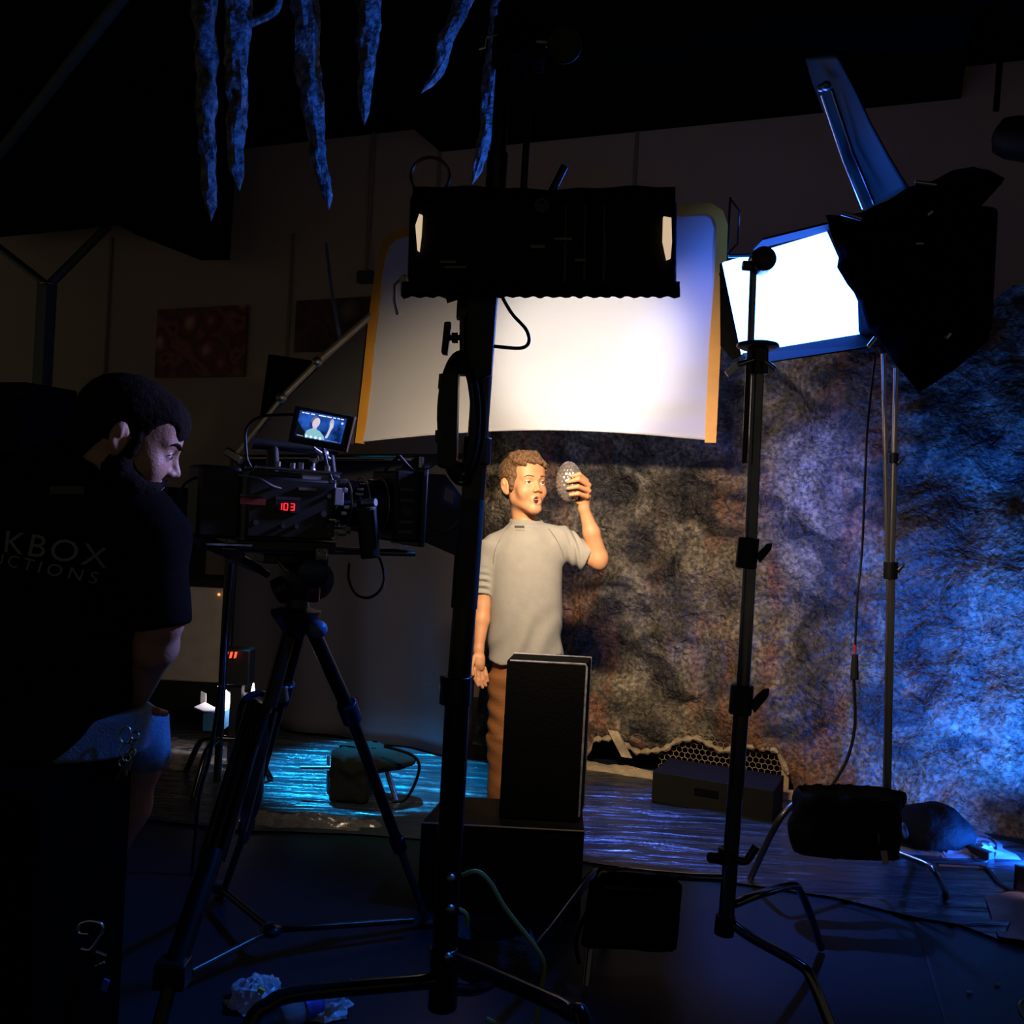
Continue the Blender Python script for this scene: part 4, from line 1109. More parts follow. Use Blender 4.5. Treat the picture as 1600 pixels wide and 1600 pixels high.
MB().hexa([V((bx0, 2.93, zpl + .001)), V((bx1 - 0.005, 2.93, zpl + .001)), V((bx1 + 0.02, 3.07, zpl + .001)), V((bx0 + 0.02, 3.07, zpl + .001)), V((bx0, 2.93, zt)), V((bx1 - 0.005, 2.93, zt)), V((bx1 + 0.02, 3.07, zt)), V((bx0 + 0.02, 3.07, zt))]).build('cabinet', BB, t, bevel=0.006)
EDG = mat('grey_edging', (0.22, 0.21, 0.24), 0.5, var=0.4, nscale=60)  # grey tubes along the top and right edges
MB().tube([V((bx0 + 0.01, 2.930, zt - 0.002)), V((bx1 - 0.010, 2.930, zt - 0.002)), V((bx1 - 0.005, 2.930, zt - 0.010)), V((bx1 - 0.005, 2.930, zpl + 0.02))], 0.0035, 6).build('edge_trim', EDG, t)
MB().tube([V((bx0 + 0.02, 3.07, zt)), V((bx1 + 0.018, 3.07, zt)), V((bx1 + 0.02, 3.07, zpl + 0.01))], 0.004, 6).build('edge_trim', EDG, t)

# apple box by the backdrop
t = thing('apple_box', 'flat dark wooden box on the floor before the wire netting', 'box', PF(1120, 1262))
c = PF(1122, 1262); w = 0.50
R = Matrix.Rotation(math.radians(-24), 3, 'Z')
MB().box(V((c.x, c.y + 0.02, 0.075)), (w, 0.27, 0.13), R).build('body', mat('dark_stained_wood', (0.009, 0.008, 0.007), 0.7, spec=0.1, stretch=(1, 12, 1), nscale=4), t, bevel=0.004)
MB().box(V((c.x, c.y + 0.02, 0.075)) + R @ V((-0.02, -0.136, 0.01)), (0.10, 0.004, 0.03), R).build('hand_slot', DUVE, t)

# floor-level things on the right
tag(MB().tube([PF(1408, 1398, 0.02) if False else PF(1465, 1352, 0.012), PF(1500, 1354, 0.012), PF(1540, 1358, 0.012), PF(1562, 1382, 0.012), PF(1590, 1395, 0.012), PF(1640, 1398, 0.012)], 0.009, 8, smooth=6).build('power_cable', CABLE), 'thick dark cable along the floor towards the violet lamp', 'cable')
tag(MB().tube([PF(1470, 1340, 0.014), PF(1482, 1322, 0.014), PF(1500, 1318, 0.014), PF(1516, 1336, 0.014), PF(1530, 1348, 0.014), PF(1550, 1342, 0.014), PF(1556, 1322, 0.014), PF(1545, 1310, 0.014), PF(1530, 1312, 0.014)], 0.006, 8, smooth=6).build('coiled_cable', CABLE), 'small looped cable on the blue-lit sheet near the backdrop foot', 'cable')
tag(MB().box(PF(1532, 1332, 0.03), (0.035, 0.09, 0.03), Matrix.Rotation(0.5, 3, 'Z')).build('plug_adaptor', RUBBER, bevel=0.005), 'small black plug adaptor lying inside the looped cable', 'plug')
# blue plastic heap lit from the right
crumple('blue_lit_film', 'smooth mound of blue-lit plastic sheet between the sandbag and the violet lamp', 'plastic film', PF(1470, 1318, 0.01), 0.24, 0.18, 0.05, mat('milky_film', (0.20, 0.22, 0.26), 0.30, var=0.1, spec=0.8), 21)
# floor lamp at right edge
t = thing('floor_lamp_head', 'small lamp on the floor at the right edge giving violet blue light', 'stage light', PF(1655, 1420))
lp = P(1665, 1392, 3.2)
MB().cyl(lp, lp + V((0.10, -0.12, -0.0)), 0.055, 0.06, 24).build('housing', BLACKM, t, bevel=0.004)
MB().cyl(lp + V((-0.004, 0.005, 0)), lp + V((0.002, -0.002, 0)), 0.05).build('lens', mat('violet_lens', (0.8, 0.7, 1), 0.2, emit=(0.45, 0.35, 1.0), estr=4), t)
MB().plate([PF(1588, 1400, 0.0), PF(1625, 1408, 0.0), PF(1625, 1408, 0.0) + V((0, 0, 0.10)), PF(1588, 1400, 0.0) + V((0, 0, 0.10))], (0.0, 0.02, 0)).build('stand_foot', BLACKM, t)
MB().tube([lp + V((0.05, -0.06, -0.06)), V((lp.x + 0.05, lp.y - 0.06, 0.005))], 0.02).build('stem', BLACKM, t)
tag(MB().ring(P(1603, 1577, 2.35), (0.3, -1, 0.3), 0.02, 0.004).build('metal_ring', STEEL), 'small metal ring at the lower right edge of the picture', 'ring')
for (x, y) in ((1515, 1550), (1558, 1538)):
    tag(MB().ball(PF(x, y, 0.004), (0.008, 0.006, 0.003)).build('paper_scrap', mat('scrap_%d' % x, (0.3, 0.3, 0.32), 0.7)),
        'tiny pale scrap on the dark mat at lower right' if x == 1515 else 'small dark curled scrap nearest the brown paper on the mat', 'scrap')

# small work light on the floor at left, with blue box
t = thing('work_light', 'small dazzling work light on the floor behind the tripod', 'lamp', P(372, 1120, 4.5))
wl = mat('worklight_face', (1, 1, 1), 0.3, emit=(1.0, 0.82, 0.95), estr=6)
MB().plate([P(x, y, 4.45) for x, y in ((340, 1072), (350, 1078), (363, 1090), (380, 1082), (372, 1096), (362, 1108), (348, 1104), (350, 1092))], (0, 0.02, 0)).build('lit_face', wl, t)
MB().plate([P(x, y, 4.45) for x, y in ((391, 1085), (395, 1068), (397, 1084))], (0, 0.02, 0)).build('side_glint', wl, t)
MB().box(P(376, 1098, 4.53), (0.12, 0.06, 0.12)).build('housing', BLACKM, t, bevel=0.005)
c = P(376, 1130, 4.53)
MB().box(V((c.x, c.y, c.z / 2 + 0.02)), (0.06, 0.05, c.z + 0.02)).build('foot', BLACKM, t, bevel=0.005)
t = thing('blue_box', 'small blue box with open white flaps beside the dazzling work light', 'box', P(332, 1142, 4.35))
bbm = mat('blue_card', (0.03, 0.14, 0.26), 0.6)
b0, b1 = P(316, 1142, 4.3), P(347, 1114, 4.3)
MB().box(V(((b0.x + b1.x) / 2, 4.36, (b0.z + b1.z) / 2)), (b1.x - b0.x, 0.12, b1.z - b0.z)).build('body', bbm, t, bevel=0.002)
MB().plate([P(303, 1106, 4.3), P(320, 1098, 4.4), P(346, 1112, 4.3), P(318, 1112, 4.28)], (0, 0, 0.004)).plate([P(314, 1080, 4.42), P(322, 1084, 4.42), P(322, 1100, 4.4), P(313, 1098, 4.4)], (0, 0.004, 0)).build('flap', mat('white_card', (0.6, 0.58, 0.55), 0.7), t)
# red digit display
t = thing('red_display', 'little red lit display on dark gear behind the tripod cable', 'display', P(362, 1035, 4.3))
rm = mat('red_led', (1, 0.1, 0.05), 0.4, emit=(1.0, 0.10, 0.04), estr=1.5)
for i, x in enumerate((353, 360, 367)):
    MB().plate([P(x - 2, 1029, 4.28), P(x + 1, 1028, 4.28), P(x + 3, 1019, 4.28), P(x, 1019, 4.28)], (0, 0.01, 0)).build('digit', rm, t)
MB().box(P(372, 1040, 4.36), (0.13, 0.10, 0.16)).build('case', BLACKP, t, bevel=0.006)
c = P(372, 1060, 4.36)
MB().box(V((c.x, c.y, c.z / 2)), (0.05, 0.05, c.z)).build('stalk', BLACKP, t)
tag(MB().tube([P(361, 880, 2.6), P(354, 960, 2.7), P(347, 1030, 2.8), P(343, 1080, 2.85), P(328, 1180, 2.9), P(312, 1240, 2.95), P(306, 1300, 3.0), PF(300, 1365, 0.006)], 0.006, 8, smooth=6).build('hanging_cable', CABLE), 'long thin cable hanging from behind the camera down to the floor at left', 'cable')

# folding stool with a bag, behind the tripod
t = thing('folding_stool', 'folding stool with bright steel legs draped in dark cloth, right of the tripod', 'stool', PF(600, 1265))
D = 3.85
MB().tube([P(586, 1184, D), P(601, 1192, D), P(608, 1215, D), P(624, 1268, D)], 0.011, smooth=5).build('leg', CHROME, t)
MB().tube([P(470, 1200, D), P(520, 1200, D), P(560, 1198, D)], 0.009).build('stretcher', CHROME, t)
MB().tube([P(513, 1180, D + 0.1), P(512, 1250, D + 0.1)], 0.006).build('leg', STEEL, t)
MB().tube([P(560, 1190, D + 0.2), P(556, 1258, D + 0.1)], 0.010).build('leg', BLACKM, t)
s = SDF(P(490, 1290, 3.55), P(680, 1140, 4.25), 0.01)
s.rbox(q(548, 1215, 3.9), (0.085, 0.10, 0.125), Matrix.Rotation(0.03, 3, 'Y'), 0.03, 0.03)
s.ell(q(585, 1186, 3.9), (0.17, 0.11, 0.045), 0.06)
s.displace(lambda X: 0.008 * sn(X, 26, 5.0) + 0.004 * sn(X, 70, 1.0))
s.F[...] = np.maximum(s.F, (0.015 - s.ax[2])[None, None, :])
sb = s.build('cloth_cover', mat('dark_green_canvas', (0.010, 0.011, 0.009), 0.9, spec=0.1, bump=0.4, bscale=50), t, one=True)
tag(MB().tube([P(600, 1166, 3.75), P(640, 1178, 3.75), P(655, 1195, 3.75), P(648, 1225, 3.75), P(632, 1250, 3.75), P(612, 1252, 3.75)], 0.006, 8, smooth=6).build('bag_strap', BLACKF), 'black strap looping down from the draped stool', 'strap')
# crumpled bottle and plastic bag in the foreground
PB = mat('clear_bottle_plastic', (0.55, 0.62, 0.70), 0.08, trans=0.75, bump=0.4, bscale=25)
def crumple2(name, label, ctr, r, seed, m, cat):
    mb = MB(); seg, rings = 40, 26
    vs = []; fs = []
    for i in range(rings + 1):
        th = PI * i / rings
        for j in range(seg):
            a = 2 * PI * j / seg
            d = V((math.sin(th) * math.cos(a), math.sin(th) * math.sin(a), math.cos(th)))
            k = 1 + 0.45 * noise.noise(d * 2 + V((seed, 0, 0))) + 0.35 * abs(noise.noise(d * 5 + V((seed, 3, 0))))
            vs.append(ctr + V((d.x * r[0] * k, d.y * r[1] * k, max(-ctr.z + 0.003, d.z * r[2] * k))))
    for i in range(rings):
        for j in range(seg):
            j2 = (j + 1) % seg
            fs.append((i * seg + j, (i + 1) * seg + j, (i + 1) * seg + j2, i * seg + j2))
    return tag(mb.add(vs, fs).build(name, m, angle=0.25), label, cat)
FILM = mat('thin_bag_film', (0.60, 0.66, 0.75), 0.25, trans=0.35, bump=0.6, bscale=18)
crumple2('plastic_bag', 'crumpled clear plastic bag on the floor left of the heavy stand\'s foreground leg', P(398, 1566, 2.28), (0.062, 0.05, 0.05), 3, FILM, 'plastic bag')
crumple2('plastic_bag', 'crumpled clear plastic bag on the floor right of the heavy stand\'s foreground leg', P(500, 1574, 2.26), (0.060, 0.05, 0.045), 11, FILM, 'plastic bag')
def bottle(ctr, dirv, label, capc):
    t = thing('water_bottle', label, 'bottle', V((ctr.x, ctr.y, 0)), 'water bottles on the floor')
    MB().lathe(ctr, dirv, [(0.001, 0), (0.026, 0.002), (0.030, 0.01), (0.030, 0.04), (0.027, 0.05), (0.030, 0.06), (0.030, 0.10), (0.026, 0.13), (0.013, 0.155), (0.012, 0.165)], 20).build('body', PB, t)
    MB().cyl(ctr + V(dirv).normalized() * 0.162, ctr + V(dirv).normalized() * 0.18, 0.014).build('cap', capc, t)
    MB().cyl(ctr + V(dirv).normalized() * 0.055, ctr + V(dirv).normalized() * 0.095, 0.0308).build('wrapper', mat('bottle_wrapper', (0.04, 0.10, 0.5), 0.4, nscale=40, var=0.7), t)
bottle(P(440, 1592, 2.18) , (0.5, 0.35, 0.12), 'clear water bottle with blue wrapper lying among the plastic bags in the foreground', mat('white_cap', (0.6, 0.6, 0.6), 0.4))
tag(MB().box(P(408, 1548, 2.24), (0.016, 0.008, 0.010), Matrix.Rotation(0.4, 3, 'Y')).build('lime_sticker', mat('lime', (0.45, 0.50, 0.03), 0.5)), 'lime yellow sticker on the plastic bag', 'sticker')

# faint spotlight hanging at the top right
t = thing('hanging_spotlight', 'dim dark spotlight hanging at the upper right edge in front of the wall', 'stage light', P(1570, 250, 3.9))
sc_ = P(1562, 212, 3.9)
MB().lathe(sc_, (0.7, -0.5, -0.3), [(0.03, -0.02), (0.07, 0), (0.085, 0.05), (0.085, 0.16), (0.10, 0.18), (0.095, 0.185)]).build('housing', GREYM, t)
MB().tube([sc_ + V((-0.02, 0.0, 0.10)), V((sc_.x, sc_.y, 3.71))], 0.012).build('yoke', BLACKM, t)
# ------------------------------------------------------------------ people
def frame(fwd, up=(0, 0, 1), roll=0.0):
    """columns: x (the person's right), y (forward), z (up)"""
    y = V(fwd).normalized(); x = y.cross(V(up)).normalized(); z = x.cross(y)
    R = Matrix((x, y, z)).transposed()
    if roll: R = R @ Matrix.Rotation(roll, 3, 'Y')
    return R

class Head:
    def __init__(s, c, R, k): s.c = V(c); s.R = R; s.k = k
    def p(s, x, y, z): return s.c + s.R @ (V((x, y, z)) * s.k)
    def cone(s, F, a, b, ra, rb, k=0.01, mode='u'): F.cone(s.p(*a), s.p(*b), ra * s.k, rb * s.k, k * s.k, mode)
    def ell(s, F, c, r, k=0.01, mode='u', rot=None):
        R = s.R @ rot if rot is not None else s.R
        F.ell(s.p(*c), tuple(q * s.k for q in r), k * s.k, mode, R=R)

def head_flesh(F, H, child=False, mouth_open=False, neck_to=None, neck_r=(0.05, 0.055), slit=0.0046):
    H.ell(F, (0, -0.014, 0.036), (0.074, 0.094, 0.080), 0.02)
    H.ell(F, (0, 0.030, -0.020), (0.055 if child else 0.060, 0.060, 0.080), 0.03)
    jw = 0.040 if child else 0.054
    for sx in (-1, 1):
        H.cone(F, (sx * jw, 0.000, -0.055), (sx * 0.012, 0.066, -0.098), 0.020, 0.016, 0.03)
        H.ell(F, (sx * 0.036, 0.058, -0.034), (0.024, 0.020, 0.024), 0.025)
        H.cone(F, (sx * 0.012, 0.084, 0.016), (sx * 0.042, 0.068, 0.019), 0.008, 0.006, 0.016)
    H.ell(F, (0, 0.074, -0.100), (0.019, 0.015, 0.013), 0.02)
    H.ell(F, (0, 0.050, 0.052), (0.052, 0.035, 0.042), 0.03)
    # orbits
    for sx in (-1, 1):
        H.ell(F, (sx * 0.031, 0.096, 0.000), (0.018, 0.018, 0.012), 0.014, 's')
        H.ell(F, (sx * 0.031, 0.0735, -0.001), (0.0145, 0.0125, 0.0125), 0.005)
        H.ell(F, (sx * 0.031, 0.088, -0.001), (0.0130, 0.012, slit), 0.003, 's')
    # nose
    H.cone(F, (0, 0.084, 0.006), (0, 0.099 if child else 0.104, -0.027), 0.0062 if child else 0.0070, 0.0080 if child else 0.0095, 0.010)
    for sx in (-1, 1):
        H.ell(F, (sx * 0.0115, 0.094, -0.032), (0.0085, 0.010, 0.0075), 0.007)
        H.ell(F, (sx * 0.006, 0.100, -0.0405), (0.0035, 0.006, 0.0035), 0.003, 's')
    # mouth
    if mouth_open:
        H.ell(F, (0, 0.080, -0.068), (0.021, 0.014, 0.022), 0.010)
        H.ell(F, (0, 0.096, -0.070), (0.0140, 0.028, 0.0140), 0.005, 's')
    else:
        H.ell(F, (0, 0.086, -0.060), (0.020, 0.010, 0.006), 0.008)
        H.ell(F, (0, 0.084, -0.070), (0.018, 0.010, 0.007), 0.008)
        H.ell(F, (0, 0.098, -0.065), (0.020, 0.006, 0.0018), 0.003, 's')
    # ears
    for sx in (-1, 1):
        er = Matrix.Rotation(sx * 0.42, 3, 'Z') @ Matrix.Rotation(0.18, 3, 'X')
        H.ell(F, (sx * 0.080, -0.012, -0.006), (0.0075, 0.019, 0.032), 0.006, rot=er)
        H.ell(F, (sx * 0.074, -0.008, -0.030), (0.007, 0.010, 0.012), 0.006, rot=er)
        H.ell(F, (sx * 0.0885, -0.007, -0.003), (0.0075, 0.0125, 0.022), 0.004, 's', rot=er)
        H.ell(F, (sx * 0.086, -0.012, 0.004), (0.0035, 0.005, 0.011), 0.004, rot=er)
    if neck_to is not None:
        F.cone(H.p(0, -0.022, -0.050), neck_to, neck_r[0], neck_r[1], 0.03)

EYEW = mat('eye_white', (0.75, 0.70, 0.66), 0.25)
IRIS = mat('brown_iris', (0.08, 0.04, 0.02), 0.2)
LIP = mat('lips', (0.52, 0.21, 0.15), 0.45)
MOUTHM = mat('mouth_inside', (0.06, 0.012, 0.010), 0.5)
TEETH = mat('teeth', (0.7, 0.66, 0.58), 0.3)
def eyes(H, parent, gaze, m=EYEW):
    for sx in (-1, 1):
        c = H.p(sx * 0.031, 0.0745, -0.001)
        e = MB().ball(c, 0.0117 * H.k, None, 20, 14).build('eye', m, parent)
        g = (H.R @ V(gaze)).normalized()
        MB().lathe(c + g * 0.0095 * H.k, g, [(0.0066 * H.k, -0.0004), (0.0056 * H.k, 0.0013 * H.k), (0.002 * H.k, 0.0028 * H.k)], 16).build('iris', IRIS, e)

def surf(H, xz, lift):
    me = FACE[0].data; off = V(FACE[0]['_o'])
    if len(FACE) < 2: FACE.append(BVHTree.FromPolygons([v.co + off for v in me.vertices], [tuple(p.vertices) for p in me.polygons]))
    d = -(H.R @ V((0, 1, 0))); res = []; last = 0.085
    for x, z in xz:
        o_ = H.p(x, 0.16, z); h = FACE[1].ray_cast(o_, d)
        if h[0] is not None and h[3] < 0.11 * H.k: last = (0.16 - h[3] / H.k)
        res.append(H.p(x, last, z) - d * lift)
    return res

def brows_lashes(H, parent, m, th):
    for sx in (-1, 1):
        MB().tube(surf(H, [(sx * x, z) for x, z in ((0.014, 0.0205), (0.022, 0.0235), (0.032, 0.0250), (0.041, 0.0235), (0.049, 0.0185))], 0.0), [th, th * 1.1, th, th * 0.8, th * 0.4], 6, smooth=4).build('eyebrow', m, parent)
        MB().tube([H.p(sx * x, y, z) for x, y, z in ((0.0195, 0.0835, 0.001), (0.026, 0.0855, 0.0044), (0.033, 0.0855, 0.0048), (0.040, 0.0825, 0.0026), (0.0445, 0.0785, -0.001))], 0.0011, 5, smooth=4).build('eyelashes', m, parent)

def finger(F, pts, rs, k=0.003):
    F.chain([tuple(p) for p in pts], rs, k)

# ---- the boy -------------------------------------------------------
BD = 3.65
def B(x, y, dd=0.0): return P(x, y, BD + dd)
def Bt(x, y, dd=0.0): return tuple(B(x, y, dd))
foot0 = B(815, 1290)
boy = thing('person', 'boy in grey top and brown trousers, mouth open, staring at the egg he holds up', 'person', V((foot0.x, BD, 0)))
boy['_o'] = (foot0.x, BD, 0.0)
yaw = math.radians(31)
bR = frame((math.sin(yaw), -math.cos(yaw), 0.10), roll=0.03)
bH = Head(B(819, 757, 0.0), bR, 0.985)
F = SDF(B(715, 1100, 0.25) - V((0, 0.55, 0)), B(968, 690, 0.25) + V((0, 0, 0)), 0.0032)
head_flesh(F, bH, True, True, Bt(822, 836, 0.02), (0.044, 0.047))
F.cone(Bt(795, 850, 0.02), Bt(850, 848, 0.02), 0.05, 0.05, 0.04)
F.cone(Bt(822, 850, 0.02), Bt(822, 1000, 0.02), 0.085, 0.085, 0.03)      # inside the top
# his right arm (left in the picture)
F.cone(Bt(775, 850, 0.02), Bt(757, 925, 0.0), 0.036, 0.030, 0.02)
F.cone(Bt(757, 925, 0.0), Bt(753, 968, -0.02), 0.031, 0.029, 0.02)
F.cone(Bt(753, 968, -0.02), Bt(748, 1014, -0.05), 0.029, 0.0185, 0.015)
# hanging hand
F.cone(Bt(748, 1014, -0.05), Bt(748, 1036, -0.06), 0.018, 0.021, 0.012)
F.rbox(Bt(749, 1036, -0.06), (0.019, 0.013, 0.030), None, 0.012, 0.012)
for (x, y, x2, y2, x3, y3, dd) in ((741, 1046, 742, 1060, 747, 1071, -0.075), (747, 1049, 749, 1063, 754, 1074, -0.068), (752, 1048, 755, 1061, 759, 1071, -0.060), (757, 1044, 760, 1055, 762, 1064, -0.052)):
    finger(F, [B(x, y, dd + 0.005), B(x2, y2, dd), B(x3, y3, dd + 0.003)], [0.0085, 0.0075, 0.0065])
finger(F, [B(742, 1026, -0.07), B(737, 1040, -0.085), B(739, 1054, -0.09)], [0.010, 0.0085, 0.0075])
# his left arm raised
F.cone(Bt(880, 848, 0.02), Bt(932, 874, -0.01), 0.040, 0.036, 0.02)
F.ell(Bt(938, 878, -0.012), (0.027, 0.030, 0.032), 0.02)
F.cone(Bt(934, 868, -0.012), Bt(924, 832, -0.03), 0.036, 0.031, 0.02)
F.cone(Bt(924, 832, -0.03), Bt(912, 794, -0.045), 0.031, 0.0195, 0.015)
F.cone(Bt(912, 794, -0.045), Bt(914, 776, -0.055), 0.020, 0.022, 0.012)
F.ell(Bt(915, 768, -0.060), (0.020, 0.022, 0.034), 0.014)
for (kx, ky, mx, my, tx, ty) in ((916, 751, 905, 741, 893, 744), (920, 758, 904, 749, 887, 753), (920, 767, 903, 760, 887, 763), (917, 776, 903, 771, 891, 773)):
    finger(F, [B(kx - 2, ky + 3, -0.065), B(kx, ky, -0.085), B(mx, my, -0.118), B(tx, ty, -0.120)], [0.0105, 0.0098, 0.0086, 0.0068])
finger(F, [B(905, 784, -0.055), B(896, 781, -0.05), B(889, 772, -0.02)], [0.012, 0.0095, 0.008])
bbody = F.build('body', SKIN, boy)
FACE = [bbody]
eyes(bH, boy, (0.10, 1, 0.10))
# mouth
mo = MB().ball(bH.p(0, 0.070, -0.068), (0.016, 0.014, 0.018), bR, 16, 12).build('mouth', MOUTHM, boy)
MB().tube(surf(bH, [(0.0160 * math.cos(a), 0.0160 * math.sin(a) - 0.070) for a in [2 * PI * k / 28 for k in range(28)]], -0.0004), [0.0019 + 0.0011 * (math.sin(2 * PI * k / 28) < -0.2) for k in range(28)], 8, closed=True).build('lips', LIP, mo)
MB().ring(bH.p(0, 0.083, -0.066), bR @ V((0, 0, 1)), 0.008, 0.0010, 12, 6, a0=0.3, a1=PI - 0.3, xdir=bR @ V((1, 0, 0))).build('teeth', TEETH, mo)
BROW = mat('brown_brow_hair', (0.16, 0.08, 0.035), 0.8)
brows_lashes(bH, boy, BROW, 0.0026)
# hair
HAIRB = mat('light_brown_hair', (0.17, 0.088, 0.040), 0.55, var=0.45, nscale=90, bump=0.8, bscale=160, stretch=(1, 1, 1))
G = SDF(bH.c - V((0.14, 0.14, 0.06)), bH.c + V((0.14, 0.14, 0.16)), 0.0023)
bH.ell(G, (0, -0.018, 0.044), (0.0845, 0.100, 0.084), 0.02)
bH.ell(G, (0, -0.060, -0.010), (0.062, 0.045, 0.050), 0.02)
for sx in (-1, 1): bH.ell(G, (sx * 0.069, 0.016, 0.005), (0.009, 0.014, 0.034), 0.008)
bH.ell(G, (0, 0.112, -0.024), (0.060, 0.075, 0.078), 0.006, 's')
bH.ell(G, (0, 0.075, -0.03), (0.070, 0.062, 0.062), 0.006, 's')
for sx in (-1, 1):
    bH.ell(G, (sx * 0.088, -0.012, -0.012), (0.020, 0.024, 0.038), 0.006, 's')
# swept fringe locks
for (x0, y0, z0, x1, y1, z1, r) in ((0.06, 0.045, 0.085, 0.045, 0.082, 0.070, 0.016), (0.045, 0.055, 0.098, 0.015, 0.094, 0.078, 0.017), (0.02, 0.060, 0.106, -0.018, 0.094, 0.076, 0.018),
                                    (-0.01, 0.055, 0.108, -0.045, 0.084, 0.066, 0.017), (-0.035, 0.045, 0.102, -0.064, 0.060, 0.052, 0.014), (0.03, 0.02, 0.115, -0.02, 0.06, 0.112, 0.016), (0.05, 0.0, 0.108, 0.02, 0.045, 0.112, 0.016)):
    bH.cone(G, (x0, y0, z0), (x1, y1, z1), r, r * 0.55, 0.012)
def hairn(X):
    q = (X - np.array(bH.c, np.float32)) @ np.array(bR, np.float32)
    w = q[..., 0] * 0.9 + q[..., 2] * 0.5 + 0.006 * np.sin(q[..., 1] * 90 + 2 * np.sin(q[..., 0] * 60))
    d = np.sin(w * 760 + 1.5 * np.sin(q[..., 1] * 55)) * 0.0010 + np.sin(w * 330 + 2.0 * np.sin(q[..., 1] * 35 + q[..., 2] * 20)) * 0.0009
    return (d + 0.0009 * sn(q, 60, 2.0, (1.6, 0.8, 0.8))).astype(np.float32)
G.displace(hairn)
G.build('hair', HAIRB, boy)

# grey top
SHIRT = mat('grey_jersey', (0.30, 0.29, 0.27), 0.85, var=0.05, nscale=30, bump=0.15, bscale=220)
G = SDF(B(728, 1045) - V((0, 0.26, 0)), B(965, 795) + V((0, 0.22, 0)), 0.0042)
_r = [(1033, 820, 0.141, 0.100), (1000, 821, 0.140, 0.099), (940, 822, 0.138, 0.098), (890, 822, 0.138, 0.097), (862, 823, 0.136, 0.094), (845, 823, 0.118, 0.088), (833, 824, 0.088, 0.076), (825, 823, 0.066, 0.064)]
G.loft([(B(x, y).z, B(x, y).x, BD, rx, ry) for y, x, rx, ry in _r], 0.01)
G.cone(Bt(806, 834), Bt(774, 852), 0.038, 0.048, 0.03)
G.cone(Bt(840, 830), Bt(874, 842), 0.038, 0.050, 0.03)
G.tubey(Bt(770, 850, 0.01), Bt(755, 926, 0.0), (0.052, 0.052), (0.038, 0.038), (1, 0, 0), 0.02)
G.tubey(Bt(872, 846, 0.01), Bt(919, 871, -0.005), (0.054, 0.052), (0.050, 0.048), (0, 0, 1), 0.03)
G.tubey(Bt(821, 838, 0.005), Bt(822, 813, 0.0), (0.064, 0.058), (0.060, 0.054), (1, 0, 0), 0.012)
G.tubey(Bt(822, 824, 0.0), Bt(822, 806, 0.0), (0.051, 0.046), (0.050, 0.045), (1, 0, 0), 0.004, 's')
def shn(X):
    z = X[..., 2]; x = X[..., 0]; y = X[..., 1]
    zw = B(0, 1000).z
    low = np.clip((B(822, 930).z - z) / 0.25, 0, 1)
    d = 0.0085 * low * np.sin((x * 0.8 - z * 0.6) * 68 + 2.5 * sn(X, 10, 4.0)) * (0.6 + 0.6 * sn(X, 12, 1.0))
    arm = np.clip((x - B(876, 850).x) / 0.06, 0, 1) * np.clip((B(915, 860).x - x) / 0.03, 0, 1)
    d = d + 0.0050 * arm * np.sin((x * 1.0 + z * 0.30) * 210 + 2.0 * np.sin(y * 25 + z * 20))
    larm = np.clip((B(768, 900).x - x) / 0.02, 0, 1) * np.clip((B(760, 880).z - z) / 0.06, 0, 1)
    d = d + 0.0055 * larm * np.sin(z * 240 + 2.2 * np.sin(x * 40 + y * 25))
    return (d + 0.0022 * sn(X, 26, 3.0)).astype(np.float32)
G.displace(shn)
shirt = G.build('top', SHIRT, boy)
SEAM = mat('seam_thread', (0.17, 0.16, 0.15), 0.9)
# small dark mark below the collar
LOGO = mat('dark_print', (0.06, 0.055, 0.05), 0.8)
dg = bpy.context.evaluated_depsgraph_get()
def snap(mesh_obj, pts, direction, lift):
    me = mesh_obj.data
    off = V(mesh_obj['_o'])
    bvh = BVHTree.FromPolygons([v.co + off for v in me.vertices], [tuple(p.vertices) for p in me.polygons])
    res = []
    for p in pts:
        h = bvh.ray_cast(V(p) - V(direction) * 0.6, V(direction))
        res.append((h[0] if h[0] is not None else V(p)) - V(direction) * lift)
    return res
def patch(x0, y0, x1, y1, ob, parent, name, m, nx=8, ny=3, base=None):
    pts = [base(x0 + (x1 - x0) * i / nx, y0 + (y1 - y0) * j / ny) for j in range(ny + 1) for i in range(nx + 1)]
    pts = snap(ob, pts, (0, 1, 0), 0.0012)
    fs = [(j * (nx + 1) + i, j * (nx + 1) + i + 1, (j + 1) * (nx + 1) + i + 1, (j + 1) * (nx + 1) + i) for j in range(ny) for i in range(nx)]
    return MB().add(pts, fs).build(name, m, parent, solid=0.0006, angle=3.2)
for pth in (((800, 817), (790, 828), (780, 845), (773, 862), (771, 880)), ((845, 814), (857, 826), (868, 842), (876, 858), (880, 872))):
    MB().tube(snap(shirt, [B(x, y) for x, y in pth], (0, 1, 0), 0.0002), 0.0014, 6, smooth=5).build('raglan_seam', SEAM, shirt)
patch(804, 821, 819, 824.5, shirt, shirt, 'chest_print', LOGO, base=B)
patch(806, 827, 819, 828.5, shirt, shirt, 'chest_print', mat('faint_print', (0.22, 0.21, 0.19), 0.8), base=B)
patch(857, 1019, 877, 1025, shirt, shirt, 'hem_label', LOGO, base=B)
